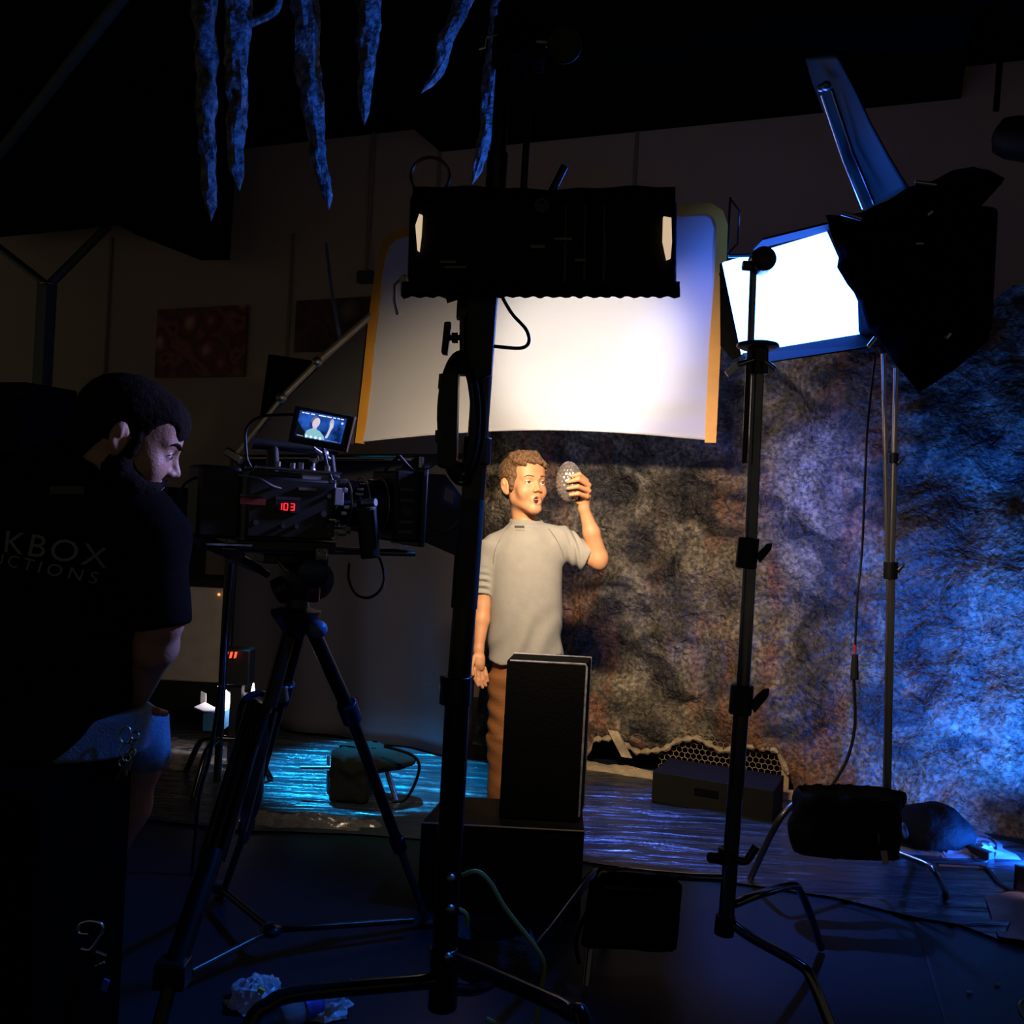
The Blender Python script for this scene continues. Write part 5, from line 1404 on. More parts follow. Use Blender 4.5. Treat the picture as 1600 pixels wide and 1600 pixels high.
# trousers
TRO = mat('brown_canvas', (0.23, 0.085, 0.022), 0.8, var=0.12, nscale=20, bump=0.2, bscale=140)
G = SDF(B(745, 1285) - V((0, 0.24, 0)), B(900, 1005) + V((0, 0.24, 0)), 0.006)
G.tubey(Bt(822, 1062), Bt(822, 1012), (0.128, 0.088), (0.122, 0.084), (1, 0, 0), 0.03)
for (hx, kx, ax) in ((794, 784, 779), (850, 856, 860)):
    G.tubey(Bt(hx, 1060), Bt(kx, 1150, -0.02), (0.072, 0.076), (0.050, 0.056), (1, 0, 0), 0.03)
    G.tubey(Bt(kx, 1150, -0.02), Bt(ax, 1258, 0.0), (0.050, 0.056), (0.038, 0.046), (1, 0, 0), 0.02)
G.displace(lambda X: (0.0040 * np.sin(X[..., 2] * 95 + X[..., 0] * 45 + 3.5 * sn(X, 9, 5.0)) * (0.5 + sn(X, 12, 8.0)) * np.clip((B(800, 1050).z - X[..., 2]) / 0.1, 0, 1) + 0.0045 * sn(X, 30, 1.0)).astype(np.float32))
G.build('trousers', TRO, boy)
BOOT = mat('tan_boot_leather', (0.30, 0.14, 0.05), 0.6)
for ax in (778, 862):
    G = SDF(B(ax - 28, 1298) - V((0, 0.24, 0)), B(ax + 28, 1235) + V((0, 0.14, 0)), 0.005)
    G.cone(Bt(ax, 1245, 0.01), Bt(ax, 1275, 0.02), 0.042, 0.040, 0.02)
    c = B(ax, 1290); 
    G.rbox((c.x, BD - 0.05, 0.035), (0.042, 0.125, 0.034), None, 0.028, 0.03)
    G.F[...] = np.maximum(G.F, (0.002 - G.ax[2])[None, None, :])
    G.build('boot', BOOT, boy)

# the egg he holds
def egg():
    c = B(890, 753, -0.055); R = Matrix.Rotation(-0.12, 3, 'Y')
    vs = []; fs = []; seg, rings = 96, 72
    for i in range(rings + 1):
        th = PI * i / rings
        for j in range(seg):
            a = 2 * PI * j / seg
            zz = math.cos(th); rr = math.sin(th) * (1 - 0.10 * zz)
            # overlapping scales
            row = i / rings * 15; ph = (a / (2 * PI) * 16 + 0.5 * (int(row) % 2)) % 1.0; fr2 = row % 1.0
            bump_ = 0.0035 * max(0, 1 - ((ph - 0.5) * 2) ** 2 - (fr2 - 0.3) ** 2 * 2.0)
            vs.append(c + R @ V((rr * math.cos(a) * (0.050 + bump_), rr * math.sin(a) * (0.050 + bump_), zz * (0.076 + bump_ * 0.4))))
    for i in range(rings):
        for j in range(seg):
            j2 = (j + 1) % seg
            fs.append((i * seg + j, (i + 1) * seg + j, (i + 1) * seg + j2, i * seg + j2))
    return MB().add(vs, fs).build('dragon_egg', mat('silvery_scales', (0.34, 0.31, 0.30), 0.28, 0.6, var=0.3, nscale=80), angle=0.9)
o = egg(); o.name = 'scaly_egg'
tag(o, 'silver grey scaly egg held up in the raised hand of the boy', 'egg')

# ---- the man ---------------------------------------------------------
MD = 1.9
def Mp(x, y, dd=0.0): return P(x, y, MD + dd)
def Mt(x, y, dd=0.0): return tuple(P(x, y, MD + dd))
case_x1 = P(192, 1400, 2.12).x; zc = P(150, 1236, 1.75).z
man = thing('person', 'seated bearded man in black T-shirt seen from behind at the left edge', 'person', V((P(120, 1236, 1.9).x, 1.9, zc)))
mR = frame((0.93, 0.30, -0.36))
mH = Head(Mp(203, 687, 0.03), mR, 1.03)
F = SDF(V((Mp(30, 0).x, 1.62, Mp(150, 1540).z)), V((Mp(400, 0).x, 2.55, Mp(200, 570).z)), 0.0038)
head_flesh(F, mH, False, False, Mt(150, 775, 0.06), (0.054, 0.056), 0.0028)
F.cone(Mt(140, 810, 0.07), Mt(115, 1000, 0.09), 0.07, 0.09, 0.03)
# right arm
F.cone(Mt(245, 830, 0.02), Mt(252, 965, 0.03), 0.050, 0.044, 0.02)
F.cone(Mt(250, 965, 0.03), Mt(244, 1010, 0.06), 0.044, 0.042, 0.02)
F.cone(Mt(244, 1010, 0.06), Mt(214, 1086, 0.17), 0.041, 0.027, 0.02)
F.rbox(Mt(206, 1106, 0.21), (0.030, 0.045, 0.016), Matrix.Rotation(0.5, 3, 'Y'), 0.014, 0.02)
for k in range(4):
    b_ = Mp(192 + 9 * k, 1112 + 2 * k, 0.25)
    finger(F, [b_, b_ + V((0.004, 0.035, -0.008)), b_ + V((0.006, 0.058, -0.026))], [0.0095, 0.0085, 0.0075])
b_ = Mp(222, 1104, 0.20); finger(F, [b_, b_ + V((0.028, 0.012, -0.012)), b_ + V((0.040, 0.034, -0.020))], [0.011, 0.0095, 0.008])
# right leg: knee and calf
F.cone(Mt(110, 1150, 0.14), Mt(212, 1135, 0.36), 0.070, 0.056, 0.02)
F.cone(Mt(214, 1140, 0.36), Mt(214, 1195, 0.36), 0.055, 0.050, 0.03)
F.cone(Mt(214, 1195, 0.36), Mt(196, 1260, 0.37), 0.050, 0.053, 0.03)
F.cone(Mt(196, 1260, 0.37), Mt(158, 1350, 0.38), 0.053, 0.042, 0.03)
F.cone(Mt(158, 1350, 0.38), Mt(118, 1470, 0.40), 0.042, 0.032, 0.03)
mbody = F.build('body', SKINM, man)
FACE = [mbody]
eyes(mH, man, (0, 1, -0.1))
HAIRM = mat('short_dark_hair', (0.010, 0.0075, 0.006), 0.9, var=0.4, nscale=120, bump=0.4, bscale=260, spec=0.08)
G = SDF(mH.c - V((0.15, 0.13, 0.14)), mH.c + V((0.14, 0.13, 0.16)), 0.0032)
mH.ell(G, (0, -0.017, 0.040), (0.0795, 0.1005, 0.0835), 0.02)
mH.ell(G, (0, -0.070, -0.018), (0.060, 0.040, 0.055), 0.02)
mH.ell(G, (0, 0.050, 0.056), (0.057, 0.043, 0.046), 0.03)
mH.ell(G, (0, 0.120, -0.046), (0.075, 0.078, 0.092), 0.005, 's')
for sx in (-1, 1): mH.ell(G, (sx * 0.075, 0.075, 0.02), (0.035, 0.040, 0.045), 0.008, 's')
mH.ell(G, (0, 0.075, -0.060), (0.090, 0.072, 0.060), 0.005, 's')
for sx in (-1, 1):
    mH.ell(G, (sx * 0.088, -0.012, -0.008), (0.022, 0.022, 0.036), 0.005, 's')
    mH.ell(G, (sx * 0.072, 0.018, -0.010), (0.008, 0.010, 0.030), 0.006)
G.displace(lambda X: 0.0012 * sn(X, 300, 1.0) + 0.001 * sn(X, 120, 4.0))
G.build('hair', HAIRM, man)
G = SDF(mH.c - V((0.15, 0.13, 0.17)), mH.c + V((0.16, 0.13, 0.05)), 0.0030)
for sx in (-1, 1):
    mH.cone(G, (sx * 0.066, 0.004, -0.020), (sx * 0.055, 0.010, -0.062), 0.012, 0.024, 0.015)
    mH.cone(G, (sx * 0.054, 0.004, -0.060), (sx * 0.014, 0.068, -0.104), 0.027, 0.025, 0.02)
    mH.cone(G, (sx * 0.040, 0.040, -0.070), (sx * 0.026, 0.070, -0.072), 0.026, 0.020, 0.02)
    mH.cone(G, (sx * 0.004, 0.096, -0.0500), (sx * 0.024, 0.084, -0.064), 0.0055, 0.0065, 0.006)
mH.ell(G, (0, 0.080, -0.102), (0.026, 0.020, 0.022), 0.02)
mH.ell(G, (0, 0.030, -0.105), (0.035, 0.045, 0.014), 0.02)
mH.ell(G, (0, 0.105, -0.068), (0.018, 0.020, 0.0065), 0.004, 's')
G.displace(lambda X: 0.0012 * sn(X, 320, 1.0))
G.build('beard', HAIRM, man)
brows_lashes(mH, man, HAIRM, 0.0036)
# T-shirt
TEE = mat('black_cotton', (0.006, 0.0065, 0.007), 0.95, var=0.15, bump=0.2, bscale=60, spec=0.0)
G = SDF(V((Mp(-150, 0).x, 1.58, Mp(100, 1215).z)), V((Mp(400, 0).x, 2.3, Mp(120, 680).z)), 0.0058)
G.tubey(Mt(70, 1160, 0.10), Mt(88, 980, 0.08), (0.155, 0.125), (0.165, 0.130), (1, 0.25, 0), 0.04)
G.tubey(Mt(88, 990, 0.08), Mt(108, 805, 0.05), (0.165, 0.130), (0.170, 0.110), (1, 0.25, 0), 0.05)
G.cone(Mt(40, 790, 0.02), Mt(120, 765, 0.05), 0.085, 0.085, 0.06)
G.cone(Mt(120, 770, 0.05), Mt(205, 812, 0.05), 0.085, 0.082, 0.05)
G.cone(Mt(-40, 800, 0.0), Mt(60, 770, 0.03), 0.080, 0.08, 0.06)
G.cone(Mt(190, 812, 0.04), Mt(236, 838, 0.03), 0.080, 0.072, 0.04)
G.tubey(Mt(236, 830, 0.03), Mt(252, 974, 0.03), (0.064, 0.066), (0.052, 0.056), (1, 0, 0), 0.03)
G.tubey(Mt(135, 765, 0.04), Mt(152, 716, 0.03), (0.085, 0.080), (0.070, 0.074), (1, 0, 0), 0.02)
G.tubey(Mt(-60, 800, 0.0), Mt(-80, 960, 0.0), (0.065, 0.065), (0.055, 0.055), (1, 0, 0), 0.03)
G.displace(lambda X: 0.0050 * sn(X, 14, 3.0, (1, 1, 1.4)) + 0.0022 * sn(X, 42, 5.0, (1, 1, 0.7)))
tee = G.build('t_shirt', TEE, man)
# lettering on its back
TXT = mat('grey_shirt_print', (0.26, 0.28, 0.28), 0.8)
def shirt_text(body, size, x0, y0, ang, name, spacing=1.0):
    cu = bpy.data.curves.new(name, 'FONT'); cu.body = body; cu.size = size; cu.space_character = spacing; cu.align_x = 'RIGHT'
    cu.resolution_u = 3
    to = bpy.data.objects.new(name + '_tmp', cu); COL.objects.link(to)
    dgx = bpy.context.evaluated_depsgraph_get()
    me = bpy.data.meshes.new_from_object(to.evaluated_get(dgx))
    bpy.data.objects.remove(to, do_unlink=True)
    import bmesh
    bm = bmesh.new(); bm.from_mesh(me)
    bmesh.ops.triangulate(bm, faces=bm.faces[:])
    bmesh.ops.subdivide_edges(bm, edges=[e for e in bm.edges if e.calc_length() > 0.012], cuts=2, use_grid_fill=True)
    o0 = Mp(x0, y0, -0.1); ca, sa = math.cos(ang), math.sin(ang)
    pts = []
    for v in bm.verts:
        a, b2 = v.co.x, v.co.y
        bend = -0.35 * a * a
        pts.append(o0 + CR * (a * ca - b2 * sa) + CU * (a * sa + b2 * ca + bend))
    pts = snap(tee, pts, (0, 1, 0), 0.0018)
    fs = [tuple(v.index for v in f.verts) for f in bm.faces]
    bm.free()
    return MB().add(pts, fs).build(name, TXT, tee, smooth=False)
shirt_text('BLACKBOX', 0.062, 137, 893, math.radians(-15), 'back_lettering', 1.15)
shirt_text('PRODUCTIONS', 0.034, 122, 918, math.radians(-17), 'back_lettering', 1.45)
patch(60, 758, 112, 772, tee, tee, 'back_grey_patch', mat('grey_bar', (0.10, 0.11, 0.11), 0.8), base=lambda x, y: Mp(x, y, -0.1))  # lighter grey bar across the upper back
# shorts
DEN = mat('blue_denim', (0.14, 0.24, 0.36), 0.85, var=0.15, nscale=60, bump=0.4, bscale=200)
G = SDF(V((Mp(-120, 0).x, 1.62, Mp(100, 1290).z)), V((Mp(370, 0).x, 2.50, Mp(120, 1060).z)), 0.006)
G.tubey(Mt(90, 1200, 0.12), Mt(92, 1110, 0.12), (0.185, 0.14), (0.18, 0.135), (1, 0.2, 0), 0.05)
G.tubey(Mt(110, 1150, 0.14), Mt(205, 1138, 0.35), (0.088, 0.088), (0.072, 0.072), (0, 0, 1), 0.04)
G.tubey(Mt(40, 1170, 0.15), Mt(100, 1160, 0.45), (0.088, 0.088), (0.076, 0.076), (0, 0, 1), 0.04)
G.tubey(Mt(216, 1118, 0.36), Mt(214, 1196, 0.36), (0.066, 0.070), (0.068, 0.072), (1, 0, 0), 0.03)
G.tubey(Mt(214, 1185, 0.36), Mt(214, 1230, 0.36), (0.060, 0.063), (0.060, 0.063), (1, 0, 0), 0.003, 's')
G.displace(lambda X: 0.004 * sn(X, 30, 2.0))
_m = (G.ax[1] < 2.17)[None, :, None]
G.F[...] = np.where(_m, np.maximum(G.F, (zc + 0.003 - G.ax[2])[None, None, :]), G.F)
G.build('shorts', DEN, man)
# keys on his belt
KEYM = mat('key_metal', (0.6, 0.6, 0.62), 0.25, 1.0)
t = thing('key_bunch', 'bunch of keys on a carabiner hanging at the hip of the man', 'keys', Mp(200, 1225, 0.06))
MB().ring(Mp(196, 1148, 0.04), (0, -1, 0), 0.016, 0.0022, sx=0.7, sy=1.1).build('carabiner', KEYM, t)
MB().ring(Mp(199, 1170, 0.04), (0.3, -1, 0), 0.012, 0.0016).build('key_ring', KEYM, t)
for k, (x, y) in enumerate(((198, 1184), (206, 1176), (211, 1150), (192, 1192))):
    c = Mp(x, y, 0.035 + 0.004 * k)
    MB().ring(c, (0, -1, 0.1), 0.008, 0.002).box(c - V((0.002 * k, 0, 0.022)), (0.006, 0.0025, 0.030), Matrix.Rotation(0.15 * k, 3, 'Y')).build('key', KEYM, t)
# road case he sits on
CASE = mat('black_case_laminate', (0.002, 0.002, 0.002), 0.9, spec=0.0)
t = thing('road_case', 'tall black case filling the lower left corner, the man sitting on it', 'case', V((P(60, 1500, 1.72).x, 1.72, 0)))
cx0 = P(-180, 1400, 1.72).x
MB().box(V(((cx0 + case_x1) / 2, 1.93, zc / 2)), (case_x1 - cx0, 0.42, zc - 0.002)).build('shell', CASE, t, bevel=0.008)
# carabiner hanging on the case
t2 = thing('carabiner_clip', 'silver carabiner and small clips hanging on the black case at lower left', 'carabiner', P(140, 1565, 1.70))
def CPt(x, y): return P(x, y, 1.70)
MB().tube([CPt(121, 1452), CPt(126, 1443), CPt(140, 1439), CPt(156, 1442), CPt(161, 1450), CPt(158, 1460), CPt(144, 1480), CPt(138, 1484), CPt(127, 1482)], 0.0028, 8, smooth=6).build('hook', KEYM, t2)
MB().tube([CPt(122, 1450), CPt(124, 1458), CPt(138, 1459)], 0.0022, 8, smooth=4).build('gate', KEYM, t2)
MB().tube([CPt(150, 1487), CPt(166, 1493)], 0.0026).build('ring_bar', KEYM, t2)
MB().tube([CPt(150, 1509), CPt(163, 1503)], 0.0028).build('small_clip', KEYM, t2)
MB().box(CPt(164, 1539), (0.010, 0.004, 0.02), Matrix.Rotation(0.3, 3, 'Y')).build('blue_tab', mat('blue_tab', (0.05, 0.12, 0.6), 0.4), t2)
MB().tube([CPt(140, 1484), CPt(152, 1500), CPt(160, 1530)], 0.003).build('lanyard', BLACKF, t2)
# ------------------------------------------------------------------ cinema camera on its tripod
CAMM = mat('camera_body_black', (0.014, 0.014, 0.015), 0.4, spec=0.6)
CAMG = mat('camera_grey_panel', (0.10, 0.10, 0.10), 0.35, 0.5)
BLUEM = mat('blue_grey_fluid_head', (0.03, 0.05, 0.08), 0.3, 0.6)
CD = 2.15
A_ = math.radians(30)
cax = V((math.cos(A_), math.sin(A_), 0)); csx = V((math.sin(A_), -math.cos(A_), 0)); CO = P(430, 785, CD)
CRM = Matrix((cax, csx, V((0, 0, 1)))).transposed()
CRM = Matrix((cax, -csx, V((0, 0, 1)))).transposed()
def K(l, s_, v):
    if l > 0.13: l = 0.13 + (l - 0.13) * 0.70
    return CO + cax * l + csx * s_ + V((0, 0, v))       # l along the lens, s_ towards the viewer, v up
def cbx(l, s_, v, sl, ss, sv): return MB().box(K(l, s_, v), (sl, ss, sv), CRM)
cam_t = thing('cinema_camera', 'black cinema camera with matte box and lit red readout, mounted on the tripod at left', 'camera', K(0.05, 0, -0.09))
body = cbx(0.02, 0, -0.012, 0.20, 0.13, 0.135).build('camera_body', CAMM, cam_t, bevel=0.006)
cbx(-0.135, 0, -0.005, 0.09, 0.11, 0.155).build('battery', BLACKP, cam_t, bevel=0.008)
cbx(-0.085, 0, -0.01, 0.012, 0.125, 0.15).build('battery_plate', CAMG, cam_t, bevel=0.002)
# side panel details
cbx(-0.068, 0.066, 0.000, 0.055, 0.006, 0.014).build('red_label', mat('red_label', (0.30, 0.03, 0.02), 0.5), body)
cbx(-0.068, 0.066, 0.012, 0.055, 0.006, 0.005).build('trim_strip', CAMG, body)
cbx(0.008, 0.067, 0.010, 0.055, 0.006, 0.007).build('trim_strip', CAMG, body)
cbx(0.008, 0.067, -0.008, 0.055, 0.006, 0.026).build('display_window', BLACKP, body)
RED = mat('red_readout', (1, 0.05, 0.05), 0.4, emit=(1.0, 0.02, 0.03), estr=1.3)
# glowing digits 0:0.3 drawn as bars
def seg_digit(l0, v0, segs, w=0.008, h=0.014, t_=0.0022):
    mb = MB()
    bars = {'a': (w / 2, h, w, t_), 'g': (w / 2, h / 2, w, t_), 'd': (w / 2, 0, w, t_), 'f': (0, h * .75, t_, h / 2), 'b': (w, h * .75, t_, h / 2), 'e': (0, h * .25, t_, h / 2), 'c': (w, h * .25, t_, h / 2)}
    for q_ in segs:
        a, b, sw, sh = bars[q_]
        mb.box(K(l0 + a, 0.0715, v0 + b), (sw, 0.002, sh), CRM)
    return mb.build('readout_digit', RED, body)
seg_digit(-0.010, -0.015, 'bc', 0.004); seg_digit(-0.001, -0.015, 'abcdef'); seg_digit(0.014, -0.015, 'abgcd')
for l, v, r_ in ((-0.06, -0.045, 0.006), (0.0, -0.05, 0.005), (0.03, -0.05, 0.005), (0.09, -0.02, 0.007), (-0.03, 0.03, 0.004), (0.10, 0.02, 0.005)):
    MB().cyl(K(l, 0.064, v), K(l, 0.072, v), r_).build('button', CAMG, body)
cbx(0.050, 0.068, 0.033, 0.040, 0.006, 0.006).build('bright_strip', STEEL, body)
# top: cheese plate with rails, pale box
cbx(0.03, 0, 0.062, 0.20, 0.10, 0.012).build('top_plate', CAMM, cam_t, bevel=0.002)
for s_ in (-0.04, 0.04, 0.055): MB().cyl(K(-0.06, s_, 0.075), K(0.13, s_, 0.072), 0.0035).build('top_rail', CHROME, cam_t)
cbx(0.075, 0.03, 0.058, 0.07, 0.05, 0.022).build('receiver_box', mat('pale_plastic', (0.34, 0.32, 0.31), 0.5), cam_t, bevel=0.003)
cbx(0.125, 0.062, 0.020, 0.022, 0.012, 0.040).build('white_card_label', mat('card_white', (0.40, 0.38, 0.40), 0.6), cam_t, bevel=0.002)
for l, s_, v in ((0.02, 0.05, 0.083), (0.045, 0.03, 0.086), (-0.01, 0.04, 0.084), (0.10, 0.05, 0.082)):
    MB().cyl(K(l, s_, v - 0.012), K(l, s_, v + 0.006), 0.006).build('thumb_screw', STEEL, cam_t)
# handle
MB().tube([K(-0.01, 0, 0.068), K(-0.012, 0, 0.125)], 0.014).build('handle_post', CAMM, cam_t)
MB().tube([K(-0.06, 0, 0.127), K(0.14, 0, 0.127)], 0.013, 12).build('handle_grip', CAMM, cam_t)
MB().tube([K(0.12, 0, 0.125), K(0.13, 0, 0.068)], 0.010).build('handle_post', CAMM, cam_t)
# articulated arm for the monitor
MB().tube([K(0.075, 0.01, 0.07), K(0.085, -0.01, 0.10), K(0.082, 0, 0.135)], 0.008).build('monitor_arm', CAMM, cam_t)
for p_ in (K(0.075, 0.01, 0.075), K(0.086, -0.008, 0.103), K(0.10, 0.02, 0.115)): MB().ball(p_, 0.012).build('arm_joint', STEEL, cam_t)
MB().cyl(K(0.045, 0.03, 0.165), K(0.075, 0.03, 0.125), 0.003).cyl(K(0.075, 0.03, 0.125), K(0.115, 0.02, 0.105), 0.004).build('cable_clamp', STEEL, cam_t)
# lens
lc = 0.005
prof = [(0.035, 0), (0.042, 0.004), (0.042, 0.03), (0.052, 0.034), (0.056, 0.05), (0.056, 0.062), (0.050, 0.066), (0.050, 0.09), (0.060, 0.095), (0.062, 0.12), (0.056, 0.124), (0.056, 0.15), (0.064, 0.155), (0.064, 0.19), (0.04, 0.19)]
MB().lathe(K(0.125, 0, lc), cax, prof, 40).build('lens', BLACKM, cam_t)
RINGM = mat('olive_lens_ring', (0.42, 0.38, 0.20), 0.3, 0.8)
for h_, R_ in ((0.048, 0.0575), (0.107, 0.0635), (0.172, 0.0655)):
    MB().ring(K(0.125 + h_, 0, lc), cax, R_, 0.0022, 48, 6).build('focus_ring', RINGM, cam_t)
for k in range(18):      # gear teeth of the follow ring
    a = PI * 2 * k / 18; c = K(0.243, 0, lc) + (csx * math.cos(a) + V((0, 0, 1)) * math.sin(a)) * 0.061
    MB().box(c, (0.016, 0.005, 0.005), CRM).build('gear_tooth', BLACKP, cam_t) if k % 3 == 0 else None
# motor / follow focus cylinder hanging at the side
MB().cyl(K(0.205, 0.085, 0.0), K(0.225, 0.095, -0.115), 0.024, 0.022).build('focus_motor', BLACKP, cam_t, bevel=0.004)
MB().tube([K(0.215, 0.112, -0.005), K(0.232, 0.116, -0.09)], 0.003).build('motor_cable', BLUEM, cam_t)
MB().cyl(K(0.20, 0.075, 0.008), K(0.23, 0.10, 0.012), 0.009).build('motor_clamp', STEEL, cam_t)
# matte box
mbx = cbx(0.365, 0, 0.006, 0.075, 0.15, 0.165).build('matte_box', BLACKP, cam_t, bevel=0.006)
cbx(0.410, 0, 0.006, 0.014, 0.175, 0.185).build('matte_box_front', CAMM, mbx, bevel=0.003)
for v in (0.045, 0.02, -0.03, -0.052):
    cbx(0.35, 0.078, v, 0.035, 0.006, 0.006).build('filter_clip', CAMG, mbx)
cbx(0.352, 0.079, -0.005, 0.026, 0.004, 0.016).build('small_label', mat('blue_label', (0.05, 0.06, 0.10), 0.5), mbx)
SIDEF = mat('matte_box_flag', (0.020, 0.030, 0.045), 0.5)
MB().plate([K(0.418, 0.088, 0.085), K(0.418, 0.088, -0.075), K(0.53, 0.14, -0.11), K(0.53, 0.14, 0.02), K(0.46, 0.115, 0.085)], csx * 0.003).build('side_flag', SIDEF, mbx)
MB().plate([K(0.418, -0.088, 0.095), K(0.418, 0.088, 0.095), K(0.50, 0.10, 0.135), K(0.50, -0.10, 0.135)], (0, 0, 0.003)).build('top_flag', SIDEF, mbx)
MB().plate([K(0.418, -0.088, 0.085), K(0.418, -0.088, -0.075), K(0.50, -0.14, -0.10), K(0.50, -0.14, 0.07)], csx * -0.003).build('side_flag', SIDEF, mbx)
MB().plate([K(0.455, 0.128, 0.055), K(0.480, 0.138, 0.045), K(0.478, 0.137, 0.018), K(0.452, 0.126, 0.028)], csx * 0.002).build('white_sticker', mat('sticker_white', (0.42, 0.38, 0.42), 0.6), mbx)
MB().tube([K(0.425, 0.10, -0.055), K(0.47, 0.13, -0.045), K(0.50, 0.145, -0.015), K(0.515, 0.148, 0.01)], 0.003, 8, smooth=5).build('flag_strut', mat('brass_strut', (0.35, 0.33, 0.22), 0.3, 0.9), mbx)
MB().tube([K(0.30, 0.02, 0.085), K(0.345, 0.03, 0.125)], 0.004).tube([K(0.345, 0.03, 0.125), K(0.40, 0.04, 0.085)], 0.004).build('top_strut', CAMM, mbx)
MB().cyl(K(0.415, 0.05, 0.10), K(0.415, 0.05, 0.125), 0.006).build('flag_knob', CHROME, mbx)
# rods and base plate
for s_ in (-0.03, 0.03): MB().cyl(K(-0.12, s_, -0.105), K(0.42, s_, -0.105), 0.0075).build('support_rod', mat('dark_rod', (0.22, 0.20, 0.18), 0.25, 0.9), cam_t)
cbx(0.02, 0, -0.095, 0.22, 0.10, 0.022).build('base_plate', CAMM, cam_t, bevel=0.003)
cbx(0.095, 0.055, -0.11, 0.03, 0.01, 0.03).build('rod_clamp', STEEL, cam_t, bevel=0.003)
MB().ring(K(0.095, 0.062, -0.11), csx, 0.009, 0.002).build('clamp_ring', CHROME, cam_t)
for l in (-0.13, -0.09):
    cbx(l, 0.045, -0.095, 0.055, 0.03, 0.004).build('paper_tape', mat('tape_%d' % int(-l * 100), (0.35, 0.34, 0.36), 0.6), cam_t)
# camera cables
MB().tube([K(-0.18, 0.03, 0.045), K(-0.21, 0.04, 0.02), K(-0.215, 0.04, -0.05), K(-0.18, 0.04, -0.10)], 0.003, 8, smooth=6).build('loop_cable', CABLE, cam_t)
MB().tube([K(-0.10, 0.06, 0.055), K(-0.06, 0.07, 0.05), K(-0.03, 0.075, 0.035), K(-0.01, 0.075, 0.03)], 0.003, 8, smooth=6).build('signal_cable', mat('grey_cable', (0.25, 0.25, 0.27), 0.4), cam_t)
MB().tube([K(0.09, 0.04, 0.13), K(0.10, 0.05, 0.085), K(0.11, 0.06, 0.05), K(0.12, 0.065, 0.0), K(0.10, 0.07, -0.04)], 0.0035, 8, smooth=6).build('signal_cable', CABLE, cam_t)
MB().tube([P(546, 880, 2.18), P(545, 905, 2.18), P(556, 928, 2.18), P(576, 934, 2.18), P(594, 922, 2.19), P(600, 900, 2.2), P(592, 870, 2.22), P(576, 842, 2.24)], 0.0032, 8, smooth=6).build('loop_cable', CABLE, cam_t)
MB().tube([P(384, 700, 2.2), P(385, 670, 2.2), P(405, 652, 2.2), P(440, 648, 2.2), P(468, 648, 2.18)], 0.0035, 8, smooth=6).tube([P(384, 700, 2.2), P(386, 718, 2.2), P(394, 735, 2.2)], 0.0035).build('monitor_cable', CABLE, cam_t)
rnd = random.Random(11)
for k in range(26):
    l = rnd.uniform(0.10, 0.20); v = rnd.uniform(-0.075, 0.055)
    cbx(l, 0.055 + rnd.uniform(-0.01, 0.02), v, rnd.uniform(0.006, 0.02), 0.008, rnd.uniform(0.004, 0.012)).build('fitting', [CHROME, STEEL, BLUEM, CAMG][k % 4], cam_t, bevel=0.001)

# monitor
t = thing('camera_monitor', 'small lit monitor showing the boy and egg, mounted above the cinema camera', 'monitor', P(505, 700, 2.10))
MQ = [P(462, 634, 2.08), P(553, 650, 2.12), P(541, 706, 2.12), P(451, 690, 2.08)]
mn = (MQ[1] - MQ[0]).cross(MQ[3] - MQ[0]).normalized()
if mn.y > 0: mn = -mn
MB().plate(MQ, -mn * 0.022).build('bezel', BLACKP, t, bevel=0.002)
MB().plate([MQ[1] + (MQ[1] - MQ[0]) * 0.02, MQ[1] + (MQ[1] - MQ[0]) * 0.07 - mn * 0.02, MQ[2] + (MQ[2] - MQ[3]) * 0.05 - mn * 0.02, MQ[2] + (MQ[2] - MQ[3]) * 0.0], -mn * 0.006).build('side_rail', CAMG, t)
SQ = [P(469, 641, 2.079), P(542, 654, 2.114), P(532, 694, 2.114), P(460, 681, 2.079)]
def S_(a, b, lift=0.001):     # a right, b down, 0..1 on the screen
    return SQ[0].lerp(SQ[1], a).lerp(SQ[3].lerp(SQ[2], a), b) + mn * (0.001 + lift)
def emis(name, c, st=1.0): return mat(name, (0.01, 0.01, 0.01), 0.4, emit=c, estr=st)
scr = MB().plate([S_(0, 0), S_(1, 0), S_(1, 1), S_(0, 1)], -mn * 0.001)
sm = emis('screen_blue', (0.01, 0.06, 0.34), 1.0)
nt = sm.node_tree; tc = nt.nodes.new('ShaderNodeTexCoord'); nz = nt.nodes.new('ShaderNodeTexNoise'); nz.inputs['Scale'].default_value = 45
rp = nt.nodes.new('ShaderNodeValToRGB'); rp.color_ramp.elements[0].position = 0.35; rp.color_ramp.elements[0].color = (0.002, 0.014, 0.09, 1); rp.color_ramp.elements[1].position = 0.68; rp.color_ramp.elements[1].color = (0.02, 0.11, 0.55, 1)
nt.links.new(tc.outputs['Object'], nz.inputs['Vector']); nt.links.new(nz.outputs['Fac'], rp.inputs[0]); nt.links.new(rp.outputs[0], nt.nodes['Principled BSDF'].inputs['Emission Color'])
screen = scr.build('screen', sm, t, smooth=False)
def spoly(pts, name, m, lift): return MB().plate([S_(a, b, lift) for a, b in pts], -mn * 0.0004).build(name, m, screen, smooth=False)
def sell(cx, cy, rx, ry, n=16, rot=0): return [(cx + rx * math.cos(2 * PI * k / n) * math.cos(rot) - ry * math.sin(2 * PI * k / n) * math.sin(rot), cy + rx * math.cos(2 * PI * k / n) * math.sin(rot) * 1.6 + ry * math.sin(2 * PI * k / n) * math.cos(rot)) for k in range(n)]
spoly([(0.0, 0.40), (0.10, 0.62), (0.24, 0.85), (0.20, 1), (0, 1)], 'screen_dark_edge', emis('s_dark', (0.002, 0.004, 0.01)), 0.0012)
